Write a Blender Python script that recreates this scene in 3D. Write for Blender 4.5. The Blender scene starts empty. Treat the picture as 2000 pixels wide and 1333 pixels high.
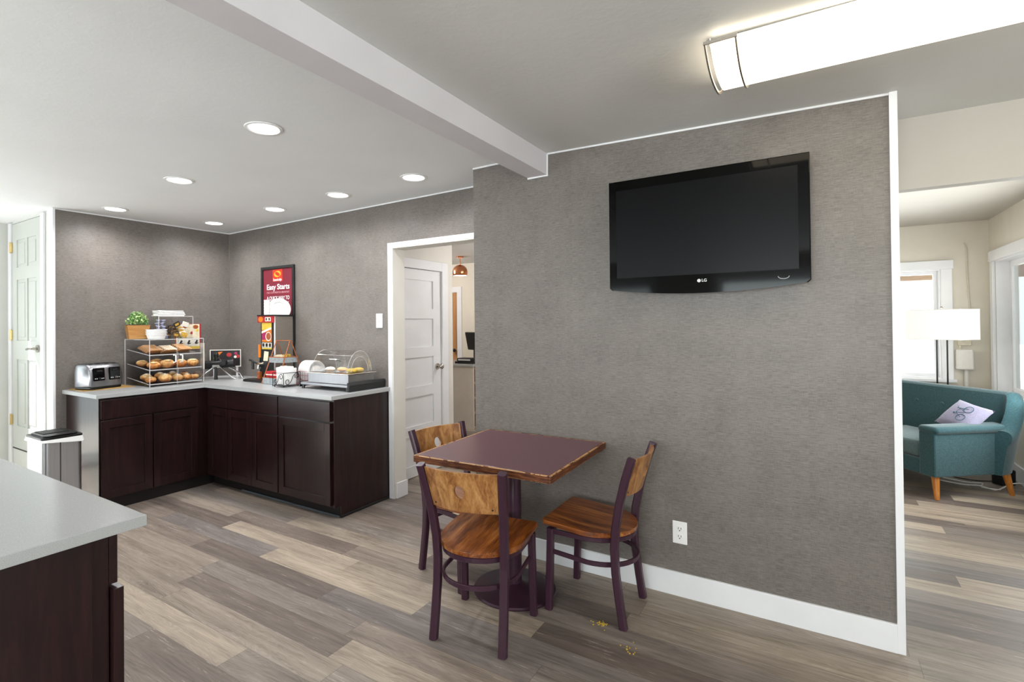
import bpy, bmesh, math, random
from mathutils import Vector, Matrix, Euler
random.seed(7)
PI = math.pi
col = bpy.context.scene.collection
scene = bpy.context.scene

# ------------------------------------------------------------------ colours and materials
def lin(h):
    h = h.lstrip('#')
    o = []
    for i in (0, 2, 4):
        c = int(h[i:i+2], 16) / 255
        o.append(c/12.92 if c <= .04045 else ((c+.055)/1.055)**2.4)
    return (*o, 1.0)

class NT:
    """small helper that wires nodes of one material"""
    def __init__(s, name):
        s.m = bpy.data.materials.new(name); s.m.use_nodes = True
        s.t = s.m.node_tree; s.t.nodes.clear()
        s.out = s.n('ShaderNodeOutputMaterial')
    def n(s, kind, **kw):
        x = s.t.nodes.new(kind)
        for k, v in kw.items(): setattr(x, k, v)
        return x
    def l(s, a, b): s.t.links.new(a, b)
    def val(s, sock, v):
        if hasattr(v, 'is_output'): s.l(v, sock)
        else: sock.default_value = v
    def math(s, op, a, b=0.0, c=None):
        x = s.n('ShaderNodeMath', operation=op)
        s.val(x.inputs[0], a); s.val(x.inputs[1], b)
        if c is not None: s.val(x.inputs[2], c)
        return x.outputs[0]
    def xyz(s, coord='Object'):
        tc = s.n('ShaderNodeTexCoord'); sp = s.n('ShaderNodeSeparateXYZ')
        s.l(tc.outputs[coord], sp.inputs[0]); return sp.outputs
    def comb(s, x, y, z):
        c = s.n('ShaderNodeCombineXYZ')
        for i, v in enumerate((x, y, z)): s.val(c.inputs[i], v)
        return c.outputs[0]
    def noise(s, vec, scale=1.0, detail=3.0, rough=.5, dist=0.0):
        x = s.n('ShaderNodeTexNoise'); s.l(vec, x.inputs['Vector'])
        x.inputs['Scale'].default_value = scale; x.inputs['Detail'].default_value = detail
        x.inputs['Roughness'].default_value = rough; x.inputs['Distortion'].default_value = dist
        return x.outputs[0]
    def ramp(s, f, stops, interp='LINEAR'):
        r = s.n('ShaderNodeValToRGB'); s.l(f, r.inputs[0]); e = r.color_ramp
        e.interpolation = interp
        while len(e.elements) < len(stops): e.elements.new(.5)
        for el, (p, c) in zip(e.elements, stops):
            el.position = p; el.color = lin(c) if isinstance(c, str) else c
        return r.outputs[0]
    def mix(s, f, a, b, mode='MIX'):
        x = s.n('ShaderNodeMix', data_type='RGBA', blend_type=mode)
        s.val(x.inputs[0], f); s.val(x.inputs[6], a); s.val(x.inputs[7], b)
        return x.outputs[2]
    def bump(s, h, strength=.2, dist=.002):
        b = s.n('ShaderNodeBump'); s.l(h, b.inputs['Height'])
        b.inputs['Strength'].default_value = strength; b.inputs['Distance'].default_value = dist
        return b.outputs[0]
    def bsdf(s, color, rough=.5, metal=0.0, spec=.5, normal=None, coat=0.0, emit=None, estr=0.0, sheen=0.0, coat_rough=.1, trans=0.0, ior=1.45):
        b = s.n('ShaderNodeBsdfPrincipled')
        s.val(b.inputs['Base Color'], color); s.val(b.inputs['Roughness'], rough)
        b.inputs['Metallic'].default_value = metal; s.val(b.inputs['Specular IOR Level'], spec)
        b.inputs['Coat Weight'].default_value = coat; b.inputs['Coat Roughness'].default_value = coat_rough
        b.inputs['Sheen Weight'].default_value = sheen
        b.inputs['IOR'].default_value = ior
        b.inputs['Transmission Weight'].default_value = trans
        if normal is not None: s.l(normal, b.inputs['Normal'])
        if emit is not None:
            s.val(b.inputs['Emission Color'], emit); b.inputs['Emission Strength'].default_value = estr
        s.l(b.outputs[0], s.out.inputs[0]); return s.m

def plain(name, c, rough=.5, var=.06, scale=40, **kw):
    n = NT(name); tc = n.n('ShaderNodeTexCoord')
    f = n.noise(tc.outputs['Object'], scale, 3)
    c = lin(c) if isinstance(c, str) else c
    d = tuple(x*(1-var) for x in c[:3]) + (1,); u = tuple(min(1, x*(1+var)) for x in c[:3]) + (1,)
    return n.bsdf(n.ramp(f, [(.3, d), (.7, u)]), rough, **kw)

def emission(name, c, strength):
    n = NT(name); e = n.n('ShaderNodeEmission')
    e.inputs[0].default_value = lin(c); e.inputs[1].default_value = strength
    n.l(e.outputs[0], n.out.inputs[0]); return n.m

def clear(name, tint='#ffffff', edge=.35, base=.04, rough=.02):
    """thin clear sheet: see-through, with a reflection that grows at grazing angles"""
    n = NT(name); lw = n.n('ShaderNodeLayerWeight'); lw.inputs[0].default_value = .35
    f = n.math('ADD', n.math('MULTIPLY', lw.outputs['Fresnel'], edge), base)
    t = n.n('ShaderNodeBsdfTransparent'); t.inputs[0].default_value = lin(tint)
    g = n.n('ShaderNodeBsdfGlossy'); g.inputs['Roughness'].default_value = rough
    m = n.n('ShaderNodeMixShader'); n.l(f, m.inputs[0]); n.l(t.outputs[0], m.inputs[1]); n.l(g.outputs[0], m.inputs[2])
    n.l(m.outputs[0], n.out.inputs[0]); return n.m

def frosted(name, c, k):
    n = NT(name); t = n.n('ShaderNodeBsdfTransparent'); d = n.n('ShaderNodeBsdfDiffuse'); d.inputs[0].default_value = lin(c)
    m = n.n('ShaderNodeMixShader'); m.inputs[0].default_value = k
    n.l(t.outputs[0], m.inputs[1]); n.l(d.outputs[0], m.inputs[2]); n.l(m.outputs[0], n.out.inputs[0]); return n.m

def wallpaper(name, axis, dark='#5f5954', lite='#7e7771'):
    n = NT(name); p = n.xyz(); u = p[axis]; z = p[2]
    colm = n.math('FLOOR', n.math('DIVIDE', u, .036))
    wn = n.n('ShaderNodeTexWhiteNoise', noise_dimensions='1D'); n.l(colm, wn.inputs['W'])
    r = wn.outputs[0]
    v = n.comb(n.math('ADD', n.math('MULTIPLY', u, 22), n.math('MULTIPLY', r, 57)), n.math('ADD', n.math('MULTIPLY', z, 230), n.math('MULTIPLY', r, 31)), 0)
    st = n.noise(v, 1, 3, .6)
    fine = n.noise(n.comb(n.math('MULTIPLY', u, 420), n.math('MULTIPLY', z, 30), 0), 1, 2)
    cloud = n.noise(n.comb(n.math('MULTIPLY', u, 1), n.math('MULTIPLY', z, 1), 3), 5, 4, .6)
    f = n.math('ADD', n.math('MULTIPLY', st, .72), n.math('MULTIPLY', fine, .28))
    f = n.math('ADD', f, n.math('MULTIPLY', n.math('SUBTRACT', cloud, .5), .25))
    f = n.math('ADD', f, n.math('MULTIPLY', n.math('SUBTRACT', r, .5), .02))
    c = n.ramp(f, [(.34, dark), (.63, lite)])
    return n.bsdf(c, .40, spec=.5, normal=n.bump(st, .28, .002))

def plank_floor():
    n = NT('plank_flooring'); p = n.xyz(); x, y = p[0], p[1]
    W, L = .1467, 1.22
    ry = n.math('DIVIDE', n.math('ADD', y, 1.0376 + W*60), W)
    row = n.math('FLOOR', ry); fy = n.math('SUBTRACT', ry, row)
    wn = n.n('ShaderNodeTexWhiteNoise', noise_dimensions='1D'); n.l(row, wn.inputs['W'])
    rx = n.math('DIVIDE', n.math('ADD', n.math('ADD', x, n.math('MULTIPLY', wn.outputs[0], L*7)), 40), L)
    cl = n.math('FLOOR', rx); fx = n.math('SUBTRACT', rx, cl)
    w2 = n.n('ShaderNodeTexWhiteNoise', noise_dimensions='2D'); n.l(n.comb(row, cl, 0), w2.inputs['Vector'])
    r = w2.outputs['Value']
    off = n.math('MULTIPLY', r, 83)
    g1 = n.noise(n.comb(n.math('ADD', n.math('MULTIPLY', x, 2.2), off), n.math('MULTIPLY', y, 30), off), 1, 6, .68, .5)
    g2 = n.noise(n.comb(n.math('ADD', n.math('MULTIPLY', x, 6), off), n.math('MULTIPLY', y, 190), off), 1, 3, .6)
    g3 = n.noise(n.comb(n.math('ADD', n.math('MULTIPLY', x, 1.1), off), n.math('MULTIPLY', y, 5), off), 1, 3, .5, 1.2)
    ring = n.n('ShaderNodeTexWave', wave_type='BANDS', bands_direction='Y')
    n.l(n.comb(n.math('ADD', n.math('MULTIPLY', x, .55), off), n.math('ADD', n.math('MULTIPLY', y, 7), n.math('MULTIPLY', g3, 1.5)), off), ring.inputs['Vector'])
    ring.inputs['Scale'].default_value = 3.2; ring.inputs['Distortion'].default_value = 7; ring.inputs['Detail'].default_value = 2
    ring.inputs['Detail Scale'].default_value = .8
    base = n.ramp(r, [(0, '#6c615b'), (.2, '#82756b'), (.42, '#95887c'), (.62, '#7a726f'), (.82, '#a39586'), (1, '#b0a190')])
    f = n.math('ADD', n.math('MULTIPLY', g1, .62), n.math('ADD', n.math('MULTIPLY', g3, .28), n.math('MULTIPLY', ring.outputs[1], .06)))
    tone = n.ramp(f, [(.30, (.42, .40, .39, 1)), (.47, (.86, .85, .84, 1)), (.66, (1.25, 1.25, 1.25, 1))])
    c = n.mix(1.0, base, tone, 'MULTIPLY')
    lite = n.math('MULTIPLY', n.math('GREATER_THAN', g2, .66), n.math('GREATER_THAN', g1, .5))
    c = n.mix(n.math('MULTIPLY', lite, .5), c, lin('#cfc7bd'))
    dark = n.math('LESS_THAN', g2, .34)
    c = n.mix(n.math('MULTIPLY', dark, .5), c, lin('#4e443d'))
    sy = n.math('MINIMUM', fy, n.math('SUBTRACT', 1.0, fy))
    sx = n.math('MINIMUM', fx, n.math('SUBTRACT', 1.0, fx))
    seam = n.math('MAXIMUM', n.math('LESS_THAN', sy, .009), n.math('LESS_THAN', sx, .0011))
    c = n.mix(n.math('MULTIPLY', seam, .45), c, lin('#4a4039'))
    return n.bsdf(c, n.math('ADD', .36, n.math('MULTIPLY', g2, .16)), spec=.42, normal=n.bump(n.math('SUBTRACT', g2, n.math('MULTIPLY', seam, .6)), .12, .001))

def wood(name, stops, axis=2, scale=1.0, rough=.35, coat=.0, stretch=9.0, dist=2.0, spec=.5, coat_rough=.15):
    """grain that runs along the given axis of the object"""
    n = NT(name); p = n.xyz(); s = [60*scale]*3; s[axis] = 60*scale/stretch
    v = n.comb(*[n.math('MULTIPLY', p[i], s[i]) for i in range(3)])
    a = n.noise(v, .35, 4, .6, dist); b = n.noise(v, 2.6, 3, .6)
    f = n.math('ADD', n.math('MULTIPLY', a, .72), n.math('MULTIPLY', b, .28))
    return n.bsdf(n.ramp(f, stops), rough, spec=spec, coat=coat, coat_rough=coat_rough, normal=n.bump(b, .06, .001))

def worn_edge():
    n = NT('worn_edge_band'); p = n.xyz()
    a = n.noise(n.comb(n.math('MULTIPLY', p[0], 14), n.math('MULTIPLY', p[1], 14), n.math('MULTIPLY', p[2], 160)), 1, 4, .6, .6)
    b = n.noise(n.comb(n.math('MULTIPLY', p[0], 22), n.math('MULTIPLY', p[1], 22), 0), 1, 4, .7)
    c = n.ramp(a, [(.3, '#2b1209'), (.5, '#5a2d16'), (.68, '#83502a')])
    top = n.math('ADD', n.math('GREATER_THAN', p[2], .7500), n.math('LESS_THAN', p[2], .7205))
    f = n.math('MULTIPLY', n.math('MINIMUM', top, 1.0), n.math('GREATER_THAN', b, .47))
    return n.bsdf(n.mix(n.math('MULTIPLY', f, .75), c, lin('#c69a68')), .5)

def quartz():
    n = NT('quartz'); tc = n.n('ShaderNodeTexCoord')
    f = n.noise(tc.outputs['Object'], 620, 2, .7)
    g = n.noise(tc.outputs['Object'], 3, 3, .6)
    c = n.ramp(f, [(.28, '#9d9e9e'), (.5, '#aeafaf'), (.74, '#c2c3c4')])
    c = n.mix(n.math('MULTIPLY', g, .12), c, lin('#a5a7a6'))
    return n.bsdf(c, .16, spec=.5)

def fabric(name, a, b, rough=.85, scale=420):
    n = NT(name); p = n.xyz()
    w1 = n.noise(n.comb(n.math('MULTIPLY', p[0], scale), n.math('MULTIPLY', p[1], scale), n.math('MULTIPLY', p[2], scale*.25)), 1, 2)
    w2 = n.noise(n.comb(n.math('MULTIPLY', p[0], scale*.2), n.math('MULTIPLY', p[1], scale*.2), n.math('MULTIPLY', p[2], scale)), 1, 2)
    f = n.math('ADD', n.math('MULTIPLY', w1, .5), n.math('MULTIPLY', w2, .5))
    return n.bsdf(n.ramp(f, [(.36, a), (.64, b)]), rough, spec=.2, sheen=.25, normal=n.bump(f, .3, .001))

def brushed(name, c='#b9b9b6', rough=.28, axis=2):
    n = NT(name); p = n.xyz(); s = [8, 8, 8]
    if axis < 0: s = [260, 260, 3]
    else: s[axis] = 400
    f = n.noise(n.comb(*[n.math('MULTIPLY', p[i], s[i]) for i in range(3)]), 1, 2)
    c = lin(c); d = tuple(x*.86 for x in c[:3]) + (1,)
    return n.bsdf(n.ramp(f, [(.3, d), (.7, c)]), rough, metal=1.0)

def crust(name, a, b, c):
    n = NT(name); tc = n.n('ShaderNodeTexCoord'); g = n.n('ShaderNodeNewGeometry'); sp = n.n('ShaderNodeSeparateXYZ')
    n.l(g.outputs['Normal'], sp.inputs[0])
    f = n.noise(tc.outputs['Object'], 38, 4, .65, .6)
    h = n.math('ADD', n.math('MULTIPLY', f, .75), n.math('MULTIPLY', sp.outputs[2], .22))
    return n.bsdf(n.ramp(h, [(.25, c), (.5, a), (.68, b)]), .5, normal=n.bump(f, .4, .004))

def orange_peel(name, c):
    n = NT(name); tc = n.n('ShaderNodeTexCoord')
    f = n.noise(tc.outputs['Object'], 28, 4, .6); f2 = n.noise(tc.outputs['Object'], 2, 3)
    c = lin(c); d = tuple(x*.96 for x in c[:3]) + (1,)
    return n.bsdf(n.ramp(f2, [(.3, d), (.7, c)]), .55, spec=.3, normal=n.bump(n.ramp(f, [(.45, (0,0,0,1)), (.62, (1,1,1,1))]), .12, .002))

M = dict(
    paper_x=wallpaper('grasscloth_wallpaper', 0), paper_y=wallpaper('grasscloth_wallpaper_side', 1),
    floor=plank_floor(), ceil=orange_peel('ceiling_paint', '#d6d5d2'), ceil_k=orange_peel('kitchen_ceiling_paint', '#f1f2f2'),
    beam=plain('beam_paint', '#d6d2d5', .5, .02, 6), white=plain('white_trim_paint', '#e6e6e8', .38, .02, 8),
    closet=plain('closet_door_paint', '#c2c5bf', .45, .02, 6), header=plain('header_paint', '#b9b3a9', .6, .02, 5),
    cream=plain('cream_wall_paint', '#d9d2c4', .6, .03, 5), hall=plain('hall_wall_paint', '#dcd8d0', .6, .03, 5),
    leftwall=plain('pale_wall_paint', '#cfd0cb', .6, .03, 5),
    espresso=wood('espresso_stain', [(.3, '#160a0a'), (.5, '#221011'), (.72, '#301819')], 2, .5, .36, coat=.6, coat_rough=.17, spec=.2),
    espresso_h=wood('espresso_stain_drawer', [(.3, '#160a0a'), (.5, '#221011'), (.72, '#301819')], 0, .5, .36, coat=.6, coat_rough=.17, spec=.2),
    kick=plain('toe_kick_dark', '#140d0d', .5), vinyl=plain('vinyl_edge', '#5b626a', .35),
    quartz=quartz(),
    oak=wood('stained_oak', [(.32, '#2a1208'), (.43, '#6a3512'), (.54, '#925322'), (.68, '#b98446')], 1, 1.1, .3, coat=.3, stretch=15, dist=.9),
    oak_back=wood('stained_oak_back', [(.32, '#5a331a'), (.43, '#8f5c30'), (.54, '#ad7b47'), (.68, '#c39560')], 2, 1.1, .34, coat=.25, stretch=12, dist=1.0),
    plum=plain('plum_powder_coat', '#3a1f2e', .38, .08, 200, spec=.5),
    laminate=plain('plum_laminate', '#5f3d45', .34, .07, 350, spec=.55),
    edgewood=worn_edge() if True else wood('worn_edge_band', [(.3, '#2b1209'), (.5, '#5d2f17'), (.66, '#83502a'), (.8, '#b58a58')], 0, 1.5, .45, stretch=6),
    gloss_black=plain('piano_black', '#040404', .06, .0, spec=.16), screen=plain('screen_black', '#08080a', .3, .02, 5, spec=.14),
    black=plain('black_plastic', '#121212', .35), iron=plain('black_iron', '#141414', .45),
    matte_black=plain('matte_black', '#1a1a1b', .55),
    chrome=plain('polished_metal', '#d5d5d5', .12, .03, 5, metal=1.0), nickel=plain('satin_nickel', '#b5b0a8', .25, .03, 5, metal=1.0),
    brass=plain('brass', '#dcc48c', .3, .05, 20, metal=1.0), copper=plain('copper', '#cf8a63', .18, .04, 10, metal=1.0),
    copper_wire=plain('copper_wire', '#c2774f', .35, .05, 60, metal=.7),
    steel=brushed('brushed_steel', '#cfd1d6', .36, -1), steel_h=brushed('brushed_steel_flat', '#8f8f92', .34, axis=0), steel_dark=brushed('brushed_steel_panel', '#c0b8ae', .42, 2),
    galv=plain('galvanised_tray', '#a9b0b3', .45, .18, 60, metal=.35),
    acrylic=clear('clear_acrylic', '#ffffff', .22, .006), glass=clear('window_glass', '#f4f8f8', .5, .02, .0), dome=clear('clear_dome', '#ffffff', .42, .012, .04),
    dome_edge=frosted('dome_edge', '#f4f2f0', .45), acrylic_edge=frosted('acrylic_edge', '#f4f2f2', .6),
    foam=plain('white_foam', '#f2f0ee', .55, .02, 30), paper=plain('white_paper', '#f3f1ee', .75, .02, 30),
    plastic=plain('white_plastic', '#ecebea', .3, .01, 5), slot=plain('socket_dark', '#3a3836', .5),
    liner=plain('bin_liner', '#f6f5f3', .35, .03, 15),
    bamboo=wood('bamboo_mat', [(.3, '#8d6a34'), (.5, '#ac8546'), (.7, '#c3a062')], 1, .8, .5),
    planter=wood('planter_wood', [(.3, '#a8713a'), (.5, '#c08a4c'), (.7, '#d3a266')], 1, .5, .5),
    leaf=plain('leaf_green', '#4c8434', .5, .3, 60), leaf2=plain('pale_leaf', '#b9cf8e', .5, .2, 60),
    soil=plain('soil', '#3b2a1e', .9),
    bread=crust('tan_bread', '#d8a977', '#e9c69c', '#a8703d'), bread_w=crust('white_bread', '#f0e2cb', '#f8efdf', '#c08a50'),
    bun=crust('baked_bun', '#d4924c', '#ecbd80', '#98531d'), danish=crust('danish_pastry', '#e0b06c', '#f5dcb0', '#a05c26'),
    filling=plain('cream_filling', '#f2e6cf', .4), jam=plain('jam_filling', '#7c2a1c', .25),
    lilac=plain('lilac_creamer', '#c9c8de', .45, .12, 80), navy=plain('creamer_band', '#3d4766', .5),
    tea_brown=plain('tea_packet_brown', '#6f5334', .5, .3, 60), tea_gold=plain('tea_packet_gold', '#caa043', .45, .2, 60), tea_black=plain('tea_packet_dark', '#2e2a25', .5, .2, 60),
    burgundy=plain('poster_burgundy', '#7d2a38', .3, .05, 4), red=plain('logo_red', '#d63a22', .35), gold=plain('logo_gold', '#f3b23e', .35),
    txt_white=plain('lettering_white', '#f6f3f1', .5, .01), txt_pink=plain('lettering_pink', '#c98f97', .5, .01), txt_grey=plain('lettering_silver', '#c9c9cb', .3, .01),
    orange=plain('print_orange', '#e07b22', .4, .1, 50), yellow=plain('print_yellow', '#e9c94a', .4, .1, 50), magenta=plain('print_magenta', '#a8265a', .4, .1, 50),
    redprint=plain('print_red', '#b3262a', .4, .12, 50), cereal=plain('print_cereal', '#a4562b', .5, .4, 120), printwhite=plain('print_white', '#efeadf', .45, .02),
    printgreen=plain('print_green', '#5f7a3a', .45, .2, 60), cream_print=plain('print_cream', '#efe3c4', .45, .1, 60), dark_print=plain('print_dark', '#23201f', .45, .15, 50),
    sofa=fabric('teal_fabric', '#1f393e', '#385a5f'), sofa_seat=fabric('teal_seat_fabric', '#425658', '#5f7375'),
    pillow=fabric('lilac_pillow_fabric', '#77738a', '#928ea0'), teal_print=plain('teal_print', '#1f4d5c', .8), pinkprint=plain('rose_print', '#a86a72', .8),
    legwood=wood('honey_leg_wood', [(.3, '#9a5a22'), (.5, '#b9742f'), (.7, '#cf9048')], 2, 1.0, .35),
    shade=plain('lamp_shade_fabric', '#f4efe6', .8, .02, 5, emit=lin('#fffaf2'), estr=.3), lens=emission('downlight_lens_glow', '#fffaf5', 9), diffuser=emission('diffuser_glow', '#fff1d6', 4.5),
    pend_in=emission('pendant_inside_glow', '#fff0dc', 5),
    box=plain('utility_box_paint', '#dedad2', .5, .02), cable=plain('cable_beige', '#cfc6b2', .5), cable_w=plain('cable_white', '#dcdad6', .5), cable_b=plain('cable_black', '#161616', .5),
    brick=plain('pink_brick', '#b98f7f', .8, .25, 60), fascia=wood('porch_timber', [(.3, '#7b6350'), (.6, '#a08672')], 0, .5, .7),
    door_wood=wood('far_door_wood', [(.3, '#a9754a'), (.6, '#c08f63')], 2, .4, .5), shelfwood=wood('shelf_wood', [(.3, '#4e2a13'), (.6, '#7d4c25')], 1, .5, .5),
    desk=plain('desk_panel', '#d0c9c0', .5, .03, 10), crumb=plain('yellow_crumb', '#d9b73b', .7), egg=plain('egg_yellow', '#e3bc36', .5, .2, 60),
    ground=plain('pale_pavement', '#d8d8d6', .9, .05, 2), zinc=plain('rose_wire', '#b9767c', .4, .05, 60, metal=.4),
)

# ------------------------------------------------------------------ geometry helpers
class MB:
    """collects shapes into one mesh"""
    def __init__(s): s.b = bmesh.new(); s.mats = []
    def mi(s, m):
        if m is None: return 0
        if m not in s.mats: s.mats.append(m)
        return s.mats.index(m)
    def _add(s, geom_verts, mat, M4=None):
        if M4 is not None: bmesh.ops.transform(s.b, matrix=M4, verts=geom_verts)
        i = s.mi(mat)
        if s.mats:
            for f in {f for v in geom_verts for f in v.link_faces}: f.material_index = i
    def box(s, c, d, bevel=0.0, rot=None, mat=None, seg=2, taper=None):
        r = bmesh.ops.create_cube(s.b, size=1.0); vs = r['verts']
        for v in vs:
            k = 1.0
            if taper and v.co.z < 0: k = taper
            v.co = Vector((v.co.x*d[0]*k, v.co.y*d[1]*k, v.co.z*d[2]))
        if bevel > 0:
            es = list({e for v in vs for e in v.link_edges})
            rb = bmesh.ops.bevel(s.b, geom=es, offset=min(bevel, min(d)*.49), segments=seg, affect='EDGES', profile=.5)
            vs = list({v for f in rb['faces'] for v in f.verts} | {v for v in vs if v.is_valid})
        m = Matrix.Translation(Vector(c))
        if rot: m = m @ Euler(rot).to_matrix().to_4x4()
        s._add(vs, mat, m); return s
    def bounds(s, x0, x1, y0, y1, z0, z1, **k):
        return s.box(((x0+x1)/2, (y0+y1)/2, (z0+z1)/2), (x1-x0, y1-y0, z1-z0), **k)
    def cyl(s, a, b, r0, r1=None, seg=20, mat=None, caps=True):
        r1 = r0 if r1 is None else r1
        a, b = Vector(a), Vector(b); d = b-a
        r = bmesh.ops.create_cone(s.b, cap_ends=caps, segments=seg, radius1=r0, radius2=r1, depth=d.length)
        q = Vector((0, 0, 1)).rotation_difference(d.normalized()).to_matrix().to_4x4()
        s._add(r['verts'], mat, Matrix.Translation((a+b)/2) @ q); return s
    def ball(s, c, r, scale=(1, 1, 1), seg=16, mat=None, jitter=0.0, rot=None):
        g = bmesh.ops.create_uvsphere(s.b, u_segments=seg, v_segments=max(6, seg//2), radius=r)
        if jitter:
            ph = [random.uniform(0, 6.3) for _ in range(6)]
            for v in g['verts']:
                n = v.co.normalized()
                k = 1 + jitter*(math.sin(4*n.x+ph[0])*math.sin(5*n.y+ph[1]) + .6*math.sin(9*n.z+ph[2])*math.sin(7*n.x+ph[3]))
                v.co *= k
        m = Matrix.Translation(Vector(c))
        if rot: m = m @ Euler(rot).to_matrix().to_4x4()
        m = m @ Matrix.Diagonal((*scale, 1))
        s._add(g['verts'], mat, m); return s
    def sweep(s, pts, prof, closed=False, mat=None, up=(0, 0, 1), caps=True):
        """prof: list of (a,b) offsets; a along side, b along the other normal"""
        P = [Vector(p) for p in pts]; n = len(P); rings = []; prev = None
        for i, p in enumerate(P):
            if closed: t = P[(i+1) % n]-P[i-1]
            else: t = P[min(i+1, n-1)]-P[max(i-1, 0)]
            t.normalize()
            if prev is None:
                u = Vector(up)
                if abs(u.dot(t)) > .95: u = Vector((1, 0, 0)) if abs(t.x) < .9 else Vector((0, 1, 0))
                side = t.cross(u).normalized()
            else:
                side = (prev - t*prev.dot(t)).normalized()
            prev = side; nn = side.cross(t)
            rings.append([s.b.verts.new(p+side*a+nn*b) for a, b in prof])
        k = len(prof); fs = []
        for i in range(n if closed else n-1):
            A, B = rings[i], rings[(i+1) % n]
            for j in range(k):
                fs.append(s.b.faces.new((A[j], A[(j+1) % k], B[(j+1) % k], B[j])))
        if caps and not closed:
            fs.append(s.b.faces.new(rings[0][::-1])); fs.append(s.b.faces.new(rings[-1]))
        i = s.mi(mat)
        for f in fs: f.material_index = i
        return s
    def tube(s, pts, r, seg=8, **k):
        return s.sweep(pts, [(r*math.cos(2*PI*i/seg), r*math.sin(2*PI*i/seg)) for i in range(seg)], **k)
    def bar(s, pts, w, h, **k):
        c = min(w, h)*.18; a, b = w/2, h/2
        return s.sweep(pts, [(a-c, b), (a, b-c), (a, -b+c), (a-c, -b), (-a+c, -b), (-a, -b+c), (-a, b-c), (-a+c, b)], **k)
    def lathe(s, prof, c=(0, 0, 0), seg=32, mat=None, M4=None):
        rings = []
        for r, z in prof:
            rings.append([s.b.verts.new((c[0]+max(r, 1e-4)*math.cos(2*PI*i/seg), c[1]+max(r, 1e-4)*math.sin(2*PI*i/seg), c[2]+z)) for i in range(seg)])
        fs = []
        for A, B in zip(rings, rings[1:]):
            for j in range(seg):
                fs.append(s.b.faces.new((A[j], A[(j+1) % seg], B[(j+1) % seg], B[j])))
        i = s.mi(mat)
        for f in fs: f.material_index = i
        if M4 is not None: bmesh.ops.transform(s.b, matrix=M4, verts=[v for r in rings for v in r])
        return s
    def prism(s, poly, z0, z1, mat=None, M4=None, bevel=0.0):
        lo = [s.b.verts.new((x, y, z0)) for x, y in poly]; hi = [s.b.verts.new((x, y, z1)) for x, y in poly]
        n = len(poly); fs = [s.b.faces.new(lo[::-1]), s.b.faces.new(hi)]
        for i in range(n): fs.append(s.b.faces.new((lo[i], lo[(i+1) % n], hi[(i+1) % n], hi[i])))
        vs = lo+hi
        if bevel > 0:
            es = list({e for f in fs[:2] for e in f.edges})
            rb = bmesh.ops.bevel(s.b, geom=es, offset=bevel, segments=2, affect='EDGES', profile=.5)
            vs = list({v for f in rb['faces'] for v in f.verts} | {v for v in vs if v.is_valid})
            vs = list({w for v in vs for f in v.link_faces for w in f.verts} | set(vs))
        s._add(vs, mat, M4); return s
    def quad(s, pts, mat=None):
        f = s.b.faces.new([s.b.verts.new(p) for p in pts]); f.material_index = s.mi(mat); return s
    def build(s, name, mat=None, parent=None, smooth=False, loc=None, rot=None):
        bmesh.ops.recalc_face_normals(s.b, faces=s.b.faces)
        me = bpy.data.meshes.new(name); s.b.to_mesh(me); s.b.free()
        if s.mats:
            for m in s.mats: me.materials.append(m if m is not None else mat)
        else: me.materials.append(mat)
        if smooth:
            for p in me.polygons: p.use_smooth = True
            try: me.set_sharp_from_angle(angle=math.radians(38))
            except Exception: pass
        o = bpy.data.objects.new(name, me); col.objects.link(o)
        if parent is not None: o.parent = parent
        if loc is not None: o.location = loc
        if rot is not None: o.rotation_euler = rot
        return o

def tag(o, label, cat, group=None, kind=None):
    o['label'] = label; o['category'] = cat
    if group: o['group'] = group
    if kind: o['kind'] = kind
    return o
def thing(name, label, cat, loc=(0, 0, 0), rz=0.0, group=None):
    o = bpy.data.objects.new(name, None); col.objects.link(o)
    o.location = loc; o.rotation_euler = (0, 0, rz); o.empty_display_size = .1
    return tag(o, label, cat, group)
def struct(name, mb, mat, parent=None, smooth=False):
    o = mb.build(name, mat, parent, smooth)
    if parent is None: o['kind'] = 'structure'
    return o
def copy_tree(o, parent=None):
    c = o.copy(); col.objects.link(c)
    if parent is not None: c.parent = parent
    for ch in list(o.children): copy_tree(ch, c)
    return c
def text(name, body, size, mat, parent, loc, rot, align='CENTER', width=None, extrude=.0006, shear=0, bold=0.0):
    cu = bpy.data.curves.new(name, 'FONT'); cu.body = body; cu.size = size; cu.extrude = extrude
    cu.align_x = align; cu.align_y = 'CENTER'; cu.shear = shear; cu.offset = bold
    t = bpy.data.objects.new(name, cu); col.objects.link(t)
    bpy.context.view_layer.update()
    me = bpy.data.meshes.new_from_object(t.evaluated_get(bpy.context.evaluated_depsgraph_get()))
    bpy.data.objects.remove(t); bpy.data.curves.remove(cu)
    if width:
        xs = [v.co.x for v in me.vertices]; k = width/max(1e-6, max(xs)-min(xs))
        for v in me.vertices: v.co.x *= k
    me.materials.clear(); me.materials.append(mat)
    o = bpy.data.objects.new(name, me); col.objects.link(o); o.parent = parent; o.location = loc; o.rotation_euler = rot
    return o
def rounded(w, d, r, n=5, cx=0, cy=0):
    o = []
    for sx, sy, a0 in ((1, 1, 0), (-1, 1, 90), (-1, -1, 180), (1, -1, 270)):
        for i in range(n+1):
            a = math.radians(a0+90*i/n)
            o.append((cx+sx*(w/2-r)+r*math.cos(a), cy+sy*(d/2-r)+r*math.sin(a)))
    return o

# ------------------------------------------------------------------ the room
K, D = -3.338, .362          # kitchen left wall, kitchen back wall
W = 2.144                    # right end of the television wall
XL = -4.42                   # far left wall
YB = -6.2                    # wall behind the camera
BX, BY = 3.335, 4.38         # bay walls
XR = 5.2

m = MB(); m.bounds(-7, 7, YB-.2, 8.2, -.12, 0); struct('floor', m, M['floor'])
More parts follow.
